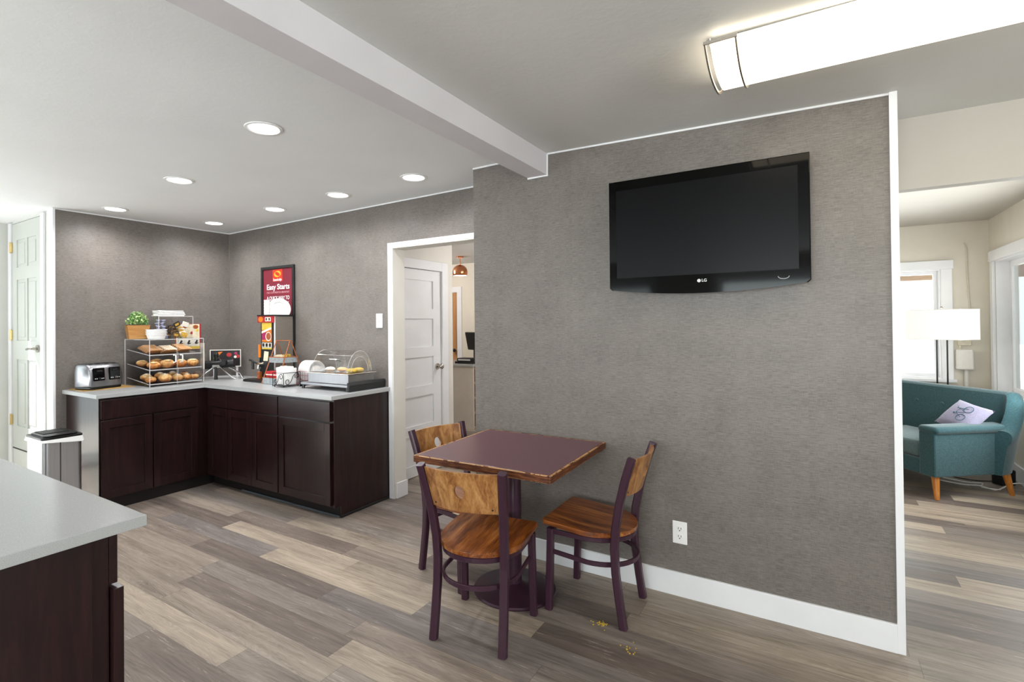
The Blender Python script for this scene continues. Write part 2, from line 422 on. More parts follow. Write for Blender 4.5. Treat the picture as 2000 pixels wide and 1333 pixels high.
# ceilings
def slab(name, pts, mat, t=.12):
    m = MB(); n = len(pts)
    lo = [m.b.verts.new(p) for p in pts]; hi = [m.b.verts.new((p[0], p[1], 2.62)) for p in pts]
    m.b.faces.new(lo[::-1]); m.b.faces.new(hi)
    for i in range(n): m.b.faces.new((lo[i], lo[(i+1) % n], hi[(i+1) % n], hi[i]))
    return struct(name, m, mat)
zk = lambda x: 2.392 + (x+4.6)*(2.447-2.392)/5.06
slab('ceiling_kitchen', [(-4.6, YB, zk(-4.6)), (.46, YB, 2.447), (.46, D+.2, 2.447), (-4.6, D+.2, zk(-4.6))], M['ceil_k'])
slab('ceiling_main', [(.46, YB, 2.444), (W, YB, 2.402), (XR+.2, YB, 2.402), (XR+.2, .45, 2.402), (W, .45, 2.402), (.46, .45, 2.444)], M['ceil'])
m = MB(); m.bounds(.400, .530, YB, .002, 2.313, 2.5); struct('trim_1', m, M['beam'])
tag(bpy.data.objects['trim_1'], 'white boxed ceiling beam running from the grey wall toward the viewer', 'beam', kind='structure')

# television wall
m = MB(); m.bounds(0, W, 0, .43, 0, 2.5); struct('wall_front', m, M['paper_x'])
m = MB(); m.bounds(W, W+.028, -.012, .435, 0, 2.405); struct('trim_2', m, M['white'])
m = MB(); m.bounds(.0, W+.001, -.016, -.0005, 0, .122, bevel=.002); struct('baseboard_front', m, M['white'])
m = MB(); m.bounds(.530, W, -.008, -.0005, 2.38, 2.46); struct('trim_3', MB().bounds(.53, W, -.004, -.0004, 2.395, 2.41), M['white']) if False else None
# kitchen walls
m = MB(); m.bounds(K-.12, -1.033, D, D+.13, 0, 2.5); m.bounds(-1.033, -.155, D, D+.13, 2.055, 2.5); m.bounds(-.155, .0, D, D+.13, 0, 2.5)
struct('wall_kitchen_back', m, M['paper_x'])
m = MB(); m.bounds(K-.1, K, -1.158, D, 0, 2.5); struct('wall_kitchen_left', m, M['paper_y'])
m = MB(); m.bounds(K-.105, K+.004, -1.175, -1.158, 0, 2.41); struct('trim_4', m, M['white'])
m = MB(); m.bounds(K-.0035, K+.006, D-.006, D, .9, 2.402); struct('trim_5', m, M['steel_dark'])
m = MB(); m.bounds(-1.076, -1.033, D-.016, D-.0004, 0, 2.0545, bevel=.001); m.bounds(-1.076, -.10, D-.016, D-.0004, 2.055, 2.093, bevel=.001)
struct('trim_6', m, M['white'])
# opening jamb lining
m = MB(); m.bounds(-1.0326, -1.024, D-.012, D+.135, 0, 2.046); m.bounds(-1.0326, -.156, D-.012, D+.135, 2.0462, 2.0546); struct('trim_7', m, M['hall'])
m = MB(); m.bounds(-1.024, -1.010, D+.008, D+.14, 0, .125, bevel=.002); struct('baseboard_opening', m, M['white'])

def strip(name, pts):
    MB().bar(pts, .006, .010).build(name, M['white'])['kind'] = 'structure'
strip('trim_12', [(.531, -.003, 2.438), (W, -.003, 2.397)])
strip('trim_13', [(K, D-.003, zk(K)-.005), (0, D-.003, zk(0)-.005)])
strip('trim_14', [(K+.003, -1.158, zk(K)-.005), (K+.003, D, zk(K)-.005)])
strip('trim_15', [(0, -.003, zk(0)-.005), (.40, -.003, zk(.4)-.005)])
strip('trim_16', [(.40, -.003, 2.309), (.533, -.003, 2.309), (.533, -.003, 2.438)])
# closet wall at the far left with the raised six panel door
yc = -1.16
DX0, DX1, DZ0, DZ1 = -4.305, -3.60, .34, 2.38
m = MB(); m.bounds(XL, DX0-.0, yc, yc+.12, 0, 2.5); m.bounds(DX1, K-.1, yc, yc+.12, 0, 2.5); m.bounds(DX0, DX1, yc, yc+.12, DZ1+.0, 2.5); m.bounds(DX0, DX1, yc, yc+.12, 0, DZ0-.012)
struct('wall_closet', m, M['leftwall'])
m = MB(); m.bounds(DX0-.065, DX0-.004, yc-.018, yc-.0005, .0, DZ1+.01, bevel=.003); m.bounds(DX1+.004, DX1+.07, yc-.018, yc-.0005, .0, DZ1+.01, bevel=.003)
struct('trim_8', m, M['white'])
def panel_door(w, h, panels, t=.035, depth=.009):
    """slab door in the x-z plane, front face toward -y, panels sunk with raised fields"""
    m = MB(); m.bounds(0, w, depth, t, 0, h)
    xs = sorted({0, w} | {p[0] for p in panels} | {p[1] for p in panels}); zs = sorted({0, h} | {p[2] for p in panels} | {p[3] for p in panels})
    for i in range(len(xs)-1):
        for j in range(len(zs)-1):
            cx, cz = (xs[i]+xs[i+1])/2, (zs[j]+zs[j+1])/2
            if not any(p[0] < cx < p[1] and p[2] < cz < p[3] for p in panels):
                m.bounds(xs[i], xs[i+1], 0, depth+.001, zs[j], zs[j+1])
    return m
dw, dh = DX1-DX0-.008, DZ1-DZ0-.008
pn = []
for xa in (.11, .11+.255):
    xb = xa+.21
    for za, zb in ((.20, .80), (.97, 1.52), (1.63, 1.88)): pn.append((xa, xb, za, zb))
md = panel_door(dw, dh, pn)
for p in pn: md.bounds(p[0]+.03, p[1]-.03, .003, .012, p[2]+.03, p[3]-.03, bevel=.005)
d1 = md.build('door_1', M['closet'], None); d1.location = (DX0+.004, yc-.004, DZ0+.002)
tag(d1, 'white six panel closet door left of the grey kitchen wall, with lever handle', 'door', kind='structure')
for z in (.25, 1.02, 1.82):
    MB().bounds(-.016, .012, -.014, -.0005, z-.045, z+.045, bevel=.003).cyl((-.002, -.016, z-.05), (-.002, -.016, z+.05), .006).build('hinge', M['brass'], d1)
MB().cyl((.62, -.0005, .905), (.62, -.012, .905), .032, seg=24).cyl((.62, -.012, .905), (.62, -.045, .905), .011).tube([(.62, -.045, .905), (.56, -.05, .905), (.50, -.046, .899)], .009).build('lever_handle', M['nickel'], d1, True)
MB().bounds(DX0, DX1, yc-.004, yc+.03, DZ0-.011, DZ0-.0005).build('trim_9', M['slot'])['kind'] = 'structure'

# far left wall with its tall window (out of view, the daylight of the room)
WY0, WY1, WZ1 = -3.35, -1.46, 2.06
m = MB(); m.bounds(XL-.12, XL, WY1, yc+.12, 0, 2.5); m.bounds(XL-.12, XL, YB, WY0, 0, 2.5); m.bounds(XL-.12, XL, WY0, WY1, WZ1, 2.5); m.bounds(XL-.12, XL, WY0, WY1, 0, .06)
struct('wall_left', m, M['leftwall'])
def window(name, axis, a0, a1, z0, z1, wall, depth, casing=.09, sash=.045, inward=1, label=None):
    """casing + sash as one frame and a glass pane; axis: the horizontal run ('x' or 'y')"""
    def B(mb, p0, p1, q0, q1, zz0, zz1, **k):
        if axis == 'x': mb.bounds(p0, p1, min(q0, q1), max(q0, q1), zz0, zz1, **k)
        else: mb.bounds(min(q0, q1), max(q0, q1), p0, p1, zz0, zz1, **k)
    f = MB(); q0, q1 = wall-inward*.0005, wall-inward*.022
    B(f, a0-casing, a0, q0, q1, z0-.001, z1-.0005, bevel=.003); B(f, a1, a1+casing, q0, q1, z0-.001, z1-.0005, bevel=.003)
    B(f, a0-casing-.01, a1+casing+.01, q0, wall-inward*.03, z1, z1+casing, bevel=.003); B(f, a0-casing-.02, a1+casing+.02, q0, wall-inward*.05, z0-.032, z0-.0015, bevel=.003)
    d1_ = wall+inward*depth; q2 = wall+inward*.0005
    B(f, a0+.012, a1-.012, q2, d1_, z0, z0+.012); B(f, a0+.012, a1-.012, q2, d1_, z1-.012, z1)
    B(f, a0, a0+.012, q2, d1_, z0, z1); B(f, a1-.012, a1, q2, d1_, z0, z1)
    s0, s1 = wall+inward*(depth-.05), wall+inward*(depth-.012)
    B(f, a0+.0122, a0+.012+sash, s0, s1, z0+.0122, z1-.0122); B(f, a1-.012-sash, a1-.0122, s0, s1, z0+.0122, z1-.0122)
    B(f, a0+.0122+sash, a1-.0122-sash, s0+.001, s1-.001, z0+.0122, z0+.012+sash); B(f, a0+.0122+sash, a1-.0122-sash, s0+.001, s1-.001, z1-.012-sash, z1-.0122)
    o = f.build(name, M['white'])
    o['kind'] = 'structure'
    if label: o['label'] = label; o['category'] = 'window'
    g = MB(); sm = (s0+s1)/2
    B(g, a0+.012+sash, a1-.012-sash, sm-.002, sm+.002, z0+.012+sash, z1-.012-sash)
    g.build('pane', M['glass'], o)
    return o
window('window_1', 'y', WY0, WY1, .06, WZ1, XL, .11, casing=.07, inward=-1)
# wall behind the camera with two unseen windows added for fill light, right wall
m = MB()
for x0, x1 in ((XL, -2.6), (-.4, .6), (3.0, XR)): m.bounds(x0, x1, YB-.12, YB, 0, 2.5)
for x0, x1 in ((-2.6, -.4), (.6, 3.0)): m.bounds(x0, x1, YB-.12, YB, 0, .8); m.bounds(x0, x1, YB-.12, YB, 2.1, 2.5)
struct('wall_back', m, M['leftwall'])
window('added_window_2', 'x', -2.6, -.4, .8, 2.1, YB, .11, inward=-1)
window('added_window_3', 'x', .6, 3.0, .8, 2.1, YB, .11, inward=-1)
m = MB(); m.bounds(XR, XR+.12, YB, -3.6, 0, 2.5); m.bounds(XR, XR+.12, -1.2, .48, 0, 2.5); m.bounds(XR, XR+.12, -3.6, -1.2, 0, .8); m.bounds(XR, XR+.12, -3.6, -1.2, 2.1, 2.5)
struct('wall_right', m, M['leftwall'])
window('added_window_6', 'y', -3.6, -1.2, .8, 2.1, XR, .11, inward=1)  # unseen window, added to light the beam and floor from the right

# header and bay room on the right
m = MB(); m.bounds(W+.028, XR, .41, .482, 2.056, 2.5); struct('wall_header', m, M['header'])
m = MB(); m.bounds(-.0, 4.4, .482, BY+.12, 2.42, 2.6); struct('ceiling_bay', m, M['header'])
# bay back wall with window
BWX0, BWX1, BWZ0, BWZ1 = 1.95, 2.962, .80, 1.945
m = MB(); m.bounds(.3, BWX0, BY, BY+.14, 0, 2.5); m.bounds(BWX1, BX+.14, BY, BY+.14, 0, 2.5); m.bounds(BWX0, BWX1, BY, BY+.14, BWZ1, 2.5); m.bounds(BWX0, BWX1, BY, BY+.14, 0, BWZ0)
struct('wall_bay_back', m, M['cream'])
window('window_4', 'x', BWX0, BWX1, BWZ0, BWZ1, BY, .13, casing=.09, sash=.035, inward=1, label='white framed window behind the floor lamp')
BRY0, BRY1 = 2.2, 4.17
m = MB(); m.bounds(BX, BX+.16, .482, BRY0, 0, 2.5); m.bounds(BX, BX+.16, BRY1, BY, 0, 2.5); m.bounds(BX, BX+.16, BRY0, BRY1, 1.985, 2.5); m.bounds(BX, BX+.16, BRY0, BRY1, 0, .70)
struct('wall_bay_right', m, M['cream'])
window('window_5', 'y', BRY0, BRY1, .70, 1.985, BX, .15, casing=.10, sash=.05, inward=1, label='large white cased window on the right above the sofa arm')
m = MB(); m.bounds(.45, BX, BY-.016, BY-.0005, 0, .14, bevel=.002); struct('baseboard_bay_back', m, M['white'])
m = MB(); m.bounds(BX-.016, BX-.0005, .5, BY-.017, 0, .14, bevel=.002); struct('baseboard_bay_right', m, M['white'])
m = MB(); m.bounds(.3, .44, .43, BY, 0, 2.5); struct('wall_bay_left', m, M['cream'])
m = MB(); m.bounds(BX+.16, XR+.2, .41+.072, .6, 0, 2.5); struct('wall_bay_front', m, M['cream'])
# outside the bay windows
m = MB(); m.bounds(1.2, 3.9, BY+.42, BY+.55, 1.862, 2.0); o = m.build('porch_beam', M['fascia']); tag(o, 'weathered timber porch beam seen through the top of the far window', 'beam', kind='structure')
m = MB(); m.bounds(4.3, 4.7, 3.9, 4.9, -.1, 2.6); m.bounds(4.28, 4.72, 3.88, 4.92, -.1, .2); o = m.build('brick_pillar', M['brick']); tag(o, 'pinkish brick pillar outside the right window', 'pillar', kind='structure')
m = MB(); m.bounds(-30, 30, 8.4, 40, -.3, -.12); m.bounds(7.1, 30, -20, 8.4, -.3, -.12); struct('ground', m, M['ground'])

# hall behind the opening
HX, HY = -1.262, 1.52
DY0, DY1, DH = .56, 1.323, 1.945
m = MB(); m.bounds(HX-.12, HX, D+.13, DY0, 0, 2.5); m.bounds(HX-.12, HX, DY1, HY, 0, 2.5); m.bounds(HX-.12, HX, DY0, DY1, DH, 2.5); struct('wall_hall_left', m, M['hall'])
m = MB(); m.bounds(HX+.0005, HX+.018, DY0-.10, DY0-.004, 0, DH+.09, bevel=.003); m.bounds(HX+.0005, HX+.018, DY1+.004, DY1+.10, 0, DH+.09, bevel=.003); m.bounds(HX+.0005, HX+.018, DY0-.004, DY1+.004, DH, DH+.09, bevel=.003)
struct('trim_10', m, M['white'])
w2, h2 = DY1-DY0-.008, DH-.012
md = panel_door(w2, h2, [(.115, w2-.115, .10+i*.366, .10+i*.366+.27) for i in range(5)], depth=.012)
d2 = md.build('door_2', M['white']); d2.location = (HX-.006, DY0+.004, .008); d2.rotation_euler = (0, 0, PI/2)
tag(d2, 'white five panel door in the hallway beyond the opening', 'door', kind='structure')
MB().cyl((w2-.06, -.0005, 1.0), (w2-.06, -.01, 1.0), .03, seg=24).cyl((w2-.06, -.01, 1.0), (w2-.06, -.04, 1.0), .012).ball((w2-.06, -.055, 1.0), .028, (1, .8, 1)).build('door_knob', M['nickel'], d2, True)
m = MB(); m.bounds(-6.2, HX-.1205, HY-.12, HY, 0, 2.5); m.bounds(-6.2, -6.1, HY, 4.42, 0, 2.5); struct('wall_lobby_side', m, M['hall'])
FY = 4.3
m = MB(); m.bounds(-6.2, -3.95, FY, FY+.12, 0, 2.5); m.bounds(-3.14, .3, FY, FY+.12, 0, 2.5); m.bounds(-3.95, -3.14, FY, FY+.12, 1.95, 2.5); struct('wall_far', m, M['cream'])
m = MB(); m.bounds(-4.04, -3.95, FY-.02, FY-.0005, 0, 2.04); m.bounds(-3.14, -3.05, FY-.02, FY-.0005, 0, 2.04); m.bounds(-3.95, -3.14, FY-.02, FY-.0005, 1.95, 2.04); struct('trim_11', m, M['white'])
m = MB(); m.bounds(-3.94, -3.15, FY+.03, FY+.07, .01, 1.945); o = struct('door_3', m, M['door_wood'])
MB().ball((-3.21, FY-.01, .98), .03).cyl((-3.21, FY+.03, .98), (-3.21, FY-.01, .98), .012).build('door_knob', M['matte_black'], o, True)
m = MB(); m.bounds(-6.2, .3, D+.13, 4.42, 2.42, 2.6); struct('ceiling_lobby', m, M['ceil'])
m = MB(); m.bounds(.17, .3, .43, FY, 0, 2.5); struct('wall_lobby_right', m, M['hall'])

# ------------------------------------------------------------------ kitchen cabinets and worktops
def shaker(m, a0, a1, z0, z1, face, axis, rail=.06, t=.02, sgn=-1):
    """door front: stiles, rails and a sunk panel. axis 'x': front at y=face looking -y; 'y': front at x=face looking +x"""
    def B(p0, p1, q0, q1, zz0, zz1, **k):
        if axis == 'x': m.bounds(p0, p1, min(q0, q1), max(q0, q1), zz0, zz1, **k)
        else: m.bounds(min(q0, q1), max(q0, q1), p0, p1, zz0, zz1, **k)
    b = face-sgn*t
    B(a0, a0+rail, face, b, z0, z1, bevel=.0015); B(a1-rail, a1, face, b, z0, z1, bevel=.0015)
    B(a0+rail, a1-rail, face, b, z0, z0+rail, bevel=.0015); B(a0+rail, a1-rail, face, b, z1-rail, z1, bevel=.0015)
    B(a0+rail-.002, a1-rail+.002, face-sgn*.009, b, z0+rail-.002, z1-rail+.002)
def flat(m, a0, a1, z0, z1, face, axis, t=.02, sgn=-1):
    b = face-sgn*t
    if axis == 'x': m.bounds(a0, a1, min(face, b), max(face, b), z0, z1, bevel=.002)
    else: m.bounds(min(face, b), max(face, b), a0, a1, z0, z1, bevel=.002)
ZD0, ZD1, ZR0, ZR1 = .100, .703, .716, .860
XF, YF = -2.718, -.250
# left run
c = thing('base_cabinet', 'dark espresso base cabinet under the toaster with two doors and one wide drawer front', 'cabinet', (0, 0, 0), group='dark kitchen base cabinets')
MB().bounds(K+.002, XF-.0205, -1.085, .35, .09, .879).build('carcass', M['espresso'], c)
MB().bounds(K+.004, XF-.03, -1.083, .35, .0005, .0895).build('toe_kick', M['kick'], c)
m = MB(); flat(m, -1.075, -.325, ZR0, ZR1, XF, 'y', sgn=1); m.build('drawer_front', M['espresso'], c)
m = MB(); shaker(m, -1.075, -.704, ZD0, ZD1, XF, 'y', sgn=1); m.build('cabinet_door', M['espresso'], c)
m = MB(); shaker(m, -.694, -.325, ZD0, ZD1, XF, 'y', sgn=1); m.build('cabinet_door', M['espresso'], c)
# right run
c = thing('base_cabinet', 'narrow dark espresso base cabinet in the inside corner of the worktop', 'cabinet', group='dark kitchen base cabinets')
MB().bounds(XF-.0195, -2.404, YF+.0205, .35, .09, .879).build('carcass', M['espresso'], c)
MB().bounds(XF-.0195, -2.404, YF+.08, .35, .0005, .0895).build('toe_kick', M['kick'], c)
m = MB(); flat(m, -2.685, -2.408, ZR0, ZR1, YF, 'x'); m.build('drawer_front', M['espresso_h'], c)
m = MB(); shaker(m, -2.685, -2.408, ZD0, ZD1, YF, 'x'); m.build('cabinet_door', M['espresso'], c)
c = thing('base_cabinet', 'dark espresso base cabinet with a wide drawer front over two slim doors', 'cabinet', group='dark kitchen base cabinets')
MB().bounds(-2.403, -1.708, YF+.0205, .35, .09, .879).build('carcass', M['espresso'], c)
MB().bounds(-2.403, -1.708, YF+.08, .35, .0005, .0895).build('toe_kick', M['kick'], c)
m = MB(); flat(m, -2.398, -1.713, ZR0, ZR1, YF, 'x'); m.build('drawer_front', M['espresso_h'], c)
m = MB(); shaker(m, -2.398, -2.057, ZD0, ZD1, YF, 'x'); m.build('cabinet_door', M['espresso'], c)
m = MB(); shaker(m, -2.053, -1.713, ZD0, ZD1, YF, 'x'); m.build('cabinet_door', M['espresso'], c)
c = thing('base_cabinet', 'dark espresso end cabinet under the roll-top warmer with one broad shiny door', 'cabinet', group='dark kitchen base cabinets')
MB().bounds(-1.707, -1.094, YF+.0205, .352, .09, .879).build('carcass', M['espresso'], c)
MB().bounds(-1.707, -1.096, YF+.08, .352, .0005, .0895).build('toe_kick', M['kick'], c)
m = MB(); flat(m, -1.700, -1.106, ZR0, ZR1, YF, 'x'); m.build('drawer_front', M['espresso_h'], c)
m = MB(); shaker(m, -1.700, -1.106, ZD0, ZD1, YF, 'x'); m.build('cabinet_door', M['espresso'], c)
m = MB()
m.prism([(YF+.0205, .09), (YF+.08, .09), (YF+.08, .0005), (.358, .0005), (.358, .879), (YF+.0205, .879)], 0, .012, M4=Matrix.Translation((-1.0935, 0, 0)) @ Matrix(((0, 0, 1, 0), (1, 0, 0, 0), (0, 1, 0, 0), (0, 0, 0, 1))))
m.build('end_panel', M['espresso'], c)
MB().bounds(-1.081, -1.072, YF+.075, .345, .0005, .02, bevel=.004).build('floor_moulding', M['matte_black'], c)
MB().bounds(-2.3, -1.09, YF+.068, YF+.079, .0005, .014, bevel=.003).build('floor_moulding', M['vinyl'], c)
# worktop
m = MB(); m.prism([(K+.001, -1.114), (K+.638, -1.114), (K+.638, D-.638), (-1.057, D-.638), (-1.057, D-.001), (K+.001, D-.001)], .8795, .910, bevel=.002)
o = m.build('worktop', M['quartz']); tag(o, 'pale grey quartz worktop wrapping the corner of the kitchen', 'worktop')
# peninsula in the foreground
PX, PY = .326, -2.157
m = MB(); m.prism([(PX, PY), (-1.7, PY), (-1.7, -3.35), (PX, -3.35)], .8795, .910, bevel=.002)
o = m.build('worktop', M['quartz']); tag(o, 'pale grey quartz top of the island in the left foreground', 'worktop')
c = thing('island_cabinet', 'dark espresso island cabinet in the left foreground under its own quartz top', 'cabinet')
MB().bounds(-1.6, .19, -3.28, -2.219, .09, .879).build('carcass', M['espresso'], c)
MB().bounds(.1905, .262, -3.30, -2.262, .0005, .879, bevel=.001).build('end_panel', M['espresso'], c)
MB().bounds(.1905, .250, -2.2615, -2.219, .09, .879, bevel=.001).build('stile', M['espresso'], c)
MB().bounds(-1.6, .19, -3.28, -2.30, .0005, .0895).build('toe_kick', M['kick'], c)
for i in range(4):
    x1 = .250-i*.46; x0 = x1-.452
    m = MB(); flat(m, x0, x1, .722, .872, -2.197, 'x', t=.0215, sgn=1); m.build('drawer_front', M['espresso_h'], c)
    m = MB(); shaker(m, x0+(.02 if i == 0 else 0), x1+(.02 if i == 0 else 0), .10, .714, -2.190, 'x', t=.026, sgn=1); m.build('cabinet_door', M['espresso'], c)

# ------------------------------------------------------------------ ceiling lights
def downlight():
    t = thing('downlight', 'round recessed downlight', 'ceiling light', group='recessed kitchen downlights')
    MB().lathe([(.072, -.001), (.080, -.006), (.092, -.004), (.094, 0), (.072, 0), (.072, -.001)], seg=40).build('trim_ring', M['plastic'], t, True)
    MB().lathe([(0, -.0025), (.0715, -.002)], seg=40).build('lens', M['lens'], t)
    l = bpy.data.lights.new('bulb', 'SPOT'); l.energy = 44; l.spot_size = math.radians(165); l.spot_blend = 1.0; l.shadow_soft_size = .06; l.color = (.97, .98, 1)
    b = bpy.data.objects.new('bulb', l); col.objects.link(b); b.parent = t; b.location = (0, 0, -.02)
    return t
D0 = downlight()
DL = [(-.486, -1.215, 'recessed downlight nearest the viewer, the largest of the seven'), (-1.753, -.982, 'recessed downlight left of the largest one, over the kitchen floor'),
      (-.44, -.078, 'recessed downlight nearest the ceiling beam, rightmost of the row along the back wall'), (-1.205, -.064, 'second recessed downlight from the ceiling beam along the back wall'),
      (-3.006, -.854, 'recessed downlight at far left, above the toaster'), (-1.993, -.053, 'third recessed downlight from the ceiling beam along the back wall'), (-2.934, -.041, 'recessed downlight in the far corner, the smallest in view')]
for i, (x, y, lb) in enumerate(DL):
    t = D0 if i == 0 else copy_tree(D0)
    t.location = (x, y, zk(x)-.0005); t['label'] = lb
# wrap fixture on the main ceiling
fx = thing('ceiling_fixture', 'long glowing wrap ceiling fixture with dark metal end bands', 'ceiling light', (1.557, -.722, 2.402))
def arch(y0=-.20, y1=.20, z0=-.022, dz=-.06, n=16):
    return [(0, y0+(y1-y0)*i/n, z0+dz*(1-abs(2*i/n-1)**2.6)) for i in range(n+1)]
A = arch(); m = MB(); L = 1.62
ra = [m.b.verts.new((.02, y, z)) for _, y, z in A]; rb = [m.b.verts.new((L, y, z)) for _, y, z in A]
for i in range(len(A)-1): m.b.faces.new((ra[i], ra[i+1], rb[i+1], rb[i]))
m.b.faces.new(ra + [m.b.verts.new((.02, .20, -.003)), m.b.verts.new((.02, -.20, -.003))][::1]); m.b.faces.new(rb + [m.b.verts.new((L, .20, -.003)), m.b.verts.new((L, -.20, -.003))])
m.build('diffuser', M['diffuser'], fx)
MB().bounds(.01, L+.01, -.17, .17, -.0025, -.0005).build('mounting_plate', M['plastic'], fx)
for x in (.004, .10):
    m = MB(); B = arch(-.208, .208, -.02, -.069)
    m.bar([(x, y, z) for _, y, z in B], .012 if x else .012, .006, up=(1, 0, 0)); m.build('end_band', M['steel_dark'], fx)
for y in (-.208, .208):
    MB().bar([(.0, y, -.022), (.105, y, -.022)], .006, .012).build('side_band', M['steel_dark'], fx)

# ------------------------------------------------------------------ television
tv = thing('television', 'large black flat screen television mounted on the grey wall', 'television', (1.397, -.10, 1.88))
hw = .458; top = .298; bot = -.285
def tv_outline(k=0.0, n=24):
    o = [(-hw+k, top-k), (hw-k, top-k), (hw-k, bot+k+.012), (hw-k-.012, bot+k)]
    o += [((hw-k-.02)*(1-2*i/n), bot+k-.03*(1-(1-2*i/n)**2)) for i in range(n+1)]
    return o + [(-hw+k+.012, bot+k), (-hw+k, bot+k+.012)]
RX = Matrix(((1, 0, 0, 0), (0, 0, 1, 0), (0, 1, 0, 0), (0, 0, 0, 1)))   # prism drawn in x-z, thickness along +y
m = MB(); m.prism(tv_outline()[::-1], .0, .03, M4=RX, bevel=.004); m.build('bezel', M['gloss_black'], tv)
MB().bounds(-.40, .40, .0305, .07, -.22, .24, bevel=.01).build('rear_housing', M['matte_black'], tv)
MB().bounds(-.12, .12, .0705, .1, -.12, .12).build('wall_bracket', M['matte_black'], tv)
sx0, sx1, sz0, sz1 = -.418, .412, -.222, .246
MB().bounds(sx0, sx1, -.0012, .0, sz0, sz1).build('screen', M['screen'], tv)
m = MB()
for a in ((sx0-.003, sx1+.003, sz1, sz1+.003), (sx0-.003, sx1+.003, sz0-.003, sz0), (sx0-.003, sx0, sz0, sz1), (sx1, sx1+.003, sz0, sz1)): m.bounds(a[0], a[1], -.002, .0, a[2], a[3])
m.build('screen_edge', M['gloss_black'], tv)
MB().cyl((-.008, -.0005, -.254), (-.008, -.0015, -.254), .0085, seg=24).build('logo_roundel', M['txt_grey'], tv)
text('logo_lettering', 'LG', .02, M['txt_grey'], tv, (.016, -.0012, -.254), (PI/2, 0, 0), bold=.0004)
MB().tube([(.352+.022*math.cos(a), -.001, -.252+.012*math.sin(a)) for a in [PI+PI*i/10 for i in range(11)]], .0012, 6).build('power_light', M['txt_grey'], tv)

# ------------------------------------------------------------------ wall plates
o = thing('wall_outlet', 'white double wall outlet above the baseboard right of the chairs', 'outlet', (1.263, -.0005, .327))
MB().bounds(-.036, .036, -.006, 0, -.058, .058, bevel=.003).build('cover_plate', M['plastic'], o)
for z in (-.02, .02):
    MB().cyl((0, -.006, z), (0, -.0085, z), .017, seg=24).build('socket', M['plastic'], o)
    MB().bounds(-.008, -.0055, -.0092, -.0085, z-.002, z+.008).bounds(.0055, .008, -.0092, -.0085, z-.002, z+.008).cyl((0, -.0085, z-.008), (0, -.0092, z-.008), .003).build('socket_slots', M['slot'], o)
o = thing('light_switch', 'white light switch on the grey wall left of the opening', 'switch', (-1.183, D-.0005, 1.456))
MB().bounds(-.036, .036, -.006, 0, -.06, .06, bevel=.003).build('cover_plate', M['plastic'], o)
MB().bounds(-.005, .005, -.016, -.006, -.012, .012, bevel=.002).build('toggle', M['plastic'], o)

# ------------------------------------------------------------------ dining table and chairs
t = thing('dining_table', 'square plum laminate cafe table with worn wooden edge on a round pedestal', 'table', (.503, -.402, 0), math.radians(1.3))
MB().box((0, 0, .7475), (.735, .735, .013), bevel=.002).build('tabletop', M['laminate'], t)
m = MB(); H = .38
for a, b in (((-H, -H), (H, -H)), ((H, -H), (H, H)), ((H, H), (-H, H)), ((-H, H), (-H, -H))):
    x0, x1 = min(a[0], b[0]), max(a[0], b[0]); y0, y1 = min(a[1], b[1]), max(a[1], b[1])
    if x0 == x1: m.bounds(x0-(.0125 if x0 > 0 else 0), x0+(.0125 if x0 < 0 else 0), y0, y1, .718, .7535, bevel=.003)
    else: m.bounds(x0+.0125, x1-.0125, y0-(.0125 if y0 > 0 else 0), y0+(.0125 if y0 < 0 else 0), .718, .7535, bevel=.003)
m.bounds(-.367, .367, -.367, .367, .720, .741)
m.build('edge_band', M['edgewood'], t)
MB().cyl((0, 0, .03), (0, 0, .70), .038, seg=32).build('column', M['plum'], t, True)
MB().box((0, 0, .710), (.30, .30, .018), bevel=.004).build('mounting_plate', M['plum'], t)
MB().lathe([(0, .0005), (.218, .0005), (.222, .008), (.216, .016), (.13, .022), (.06, .032), (.04, .045), (0, .045)], seg=56).build('base_plate', M['plum'], t, True)

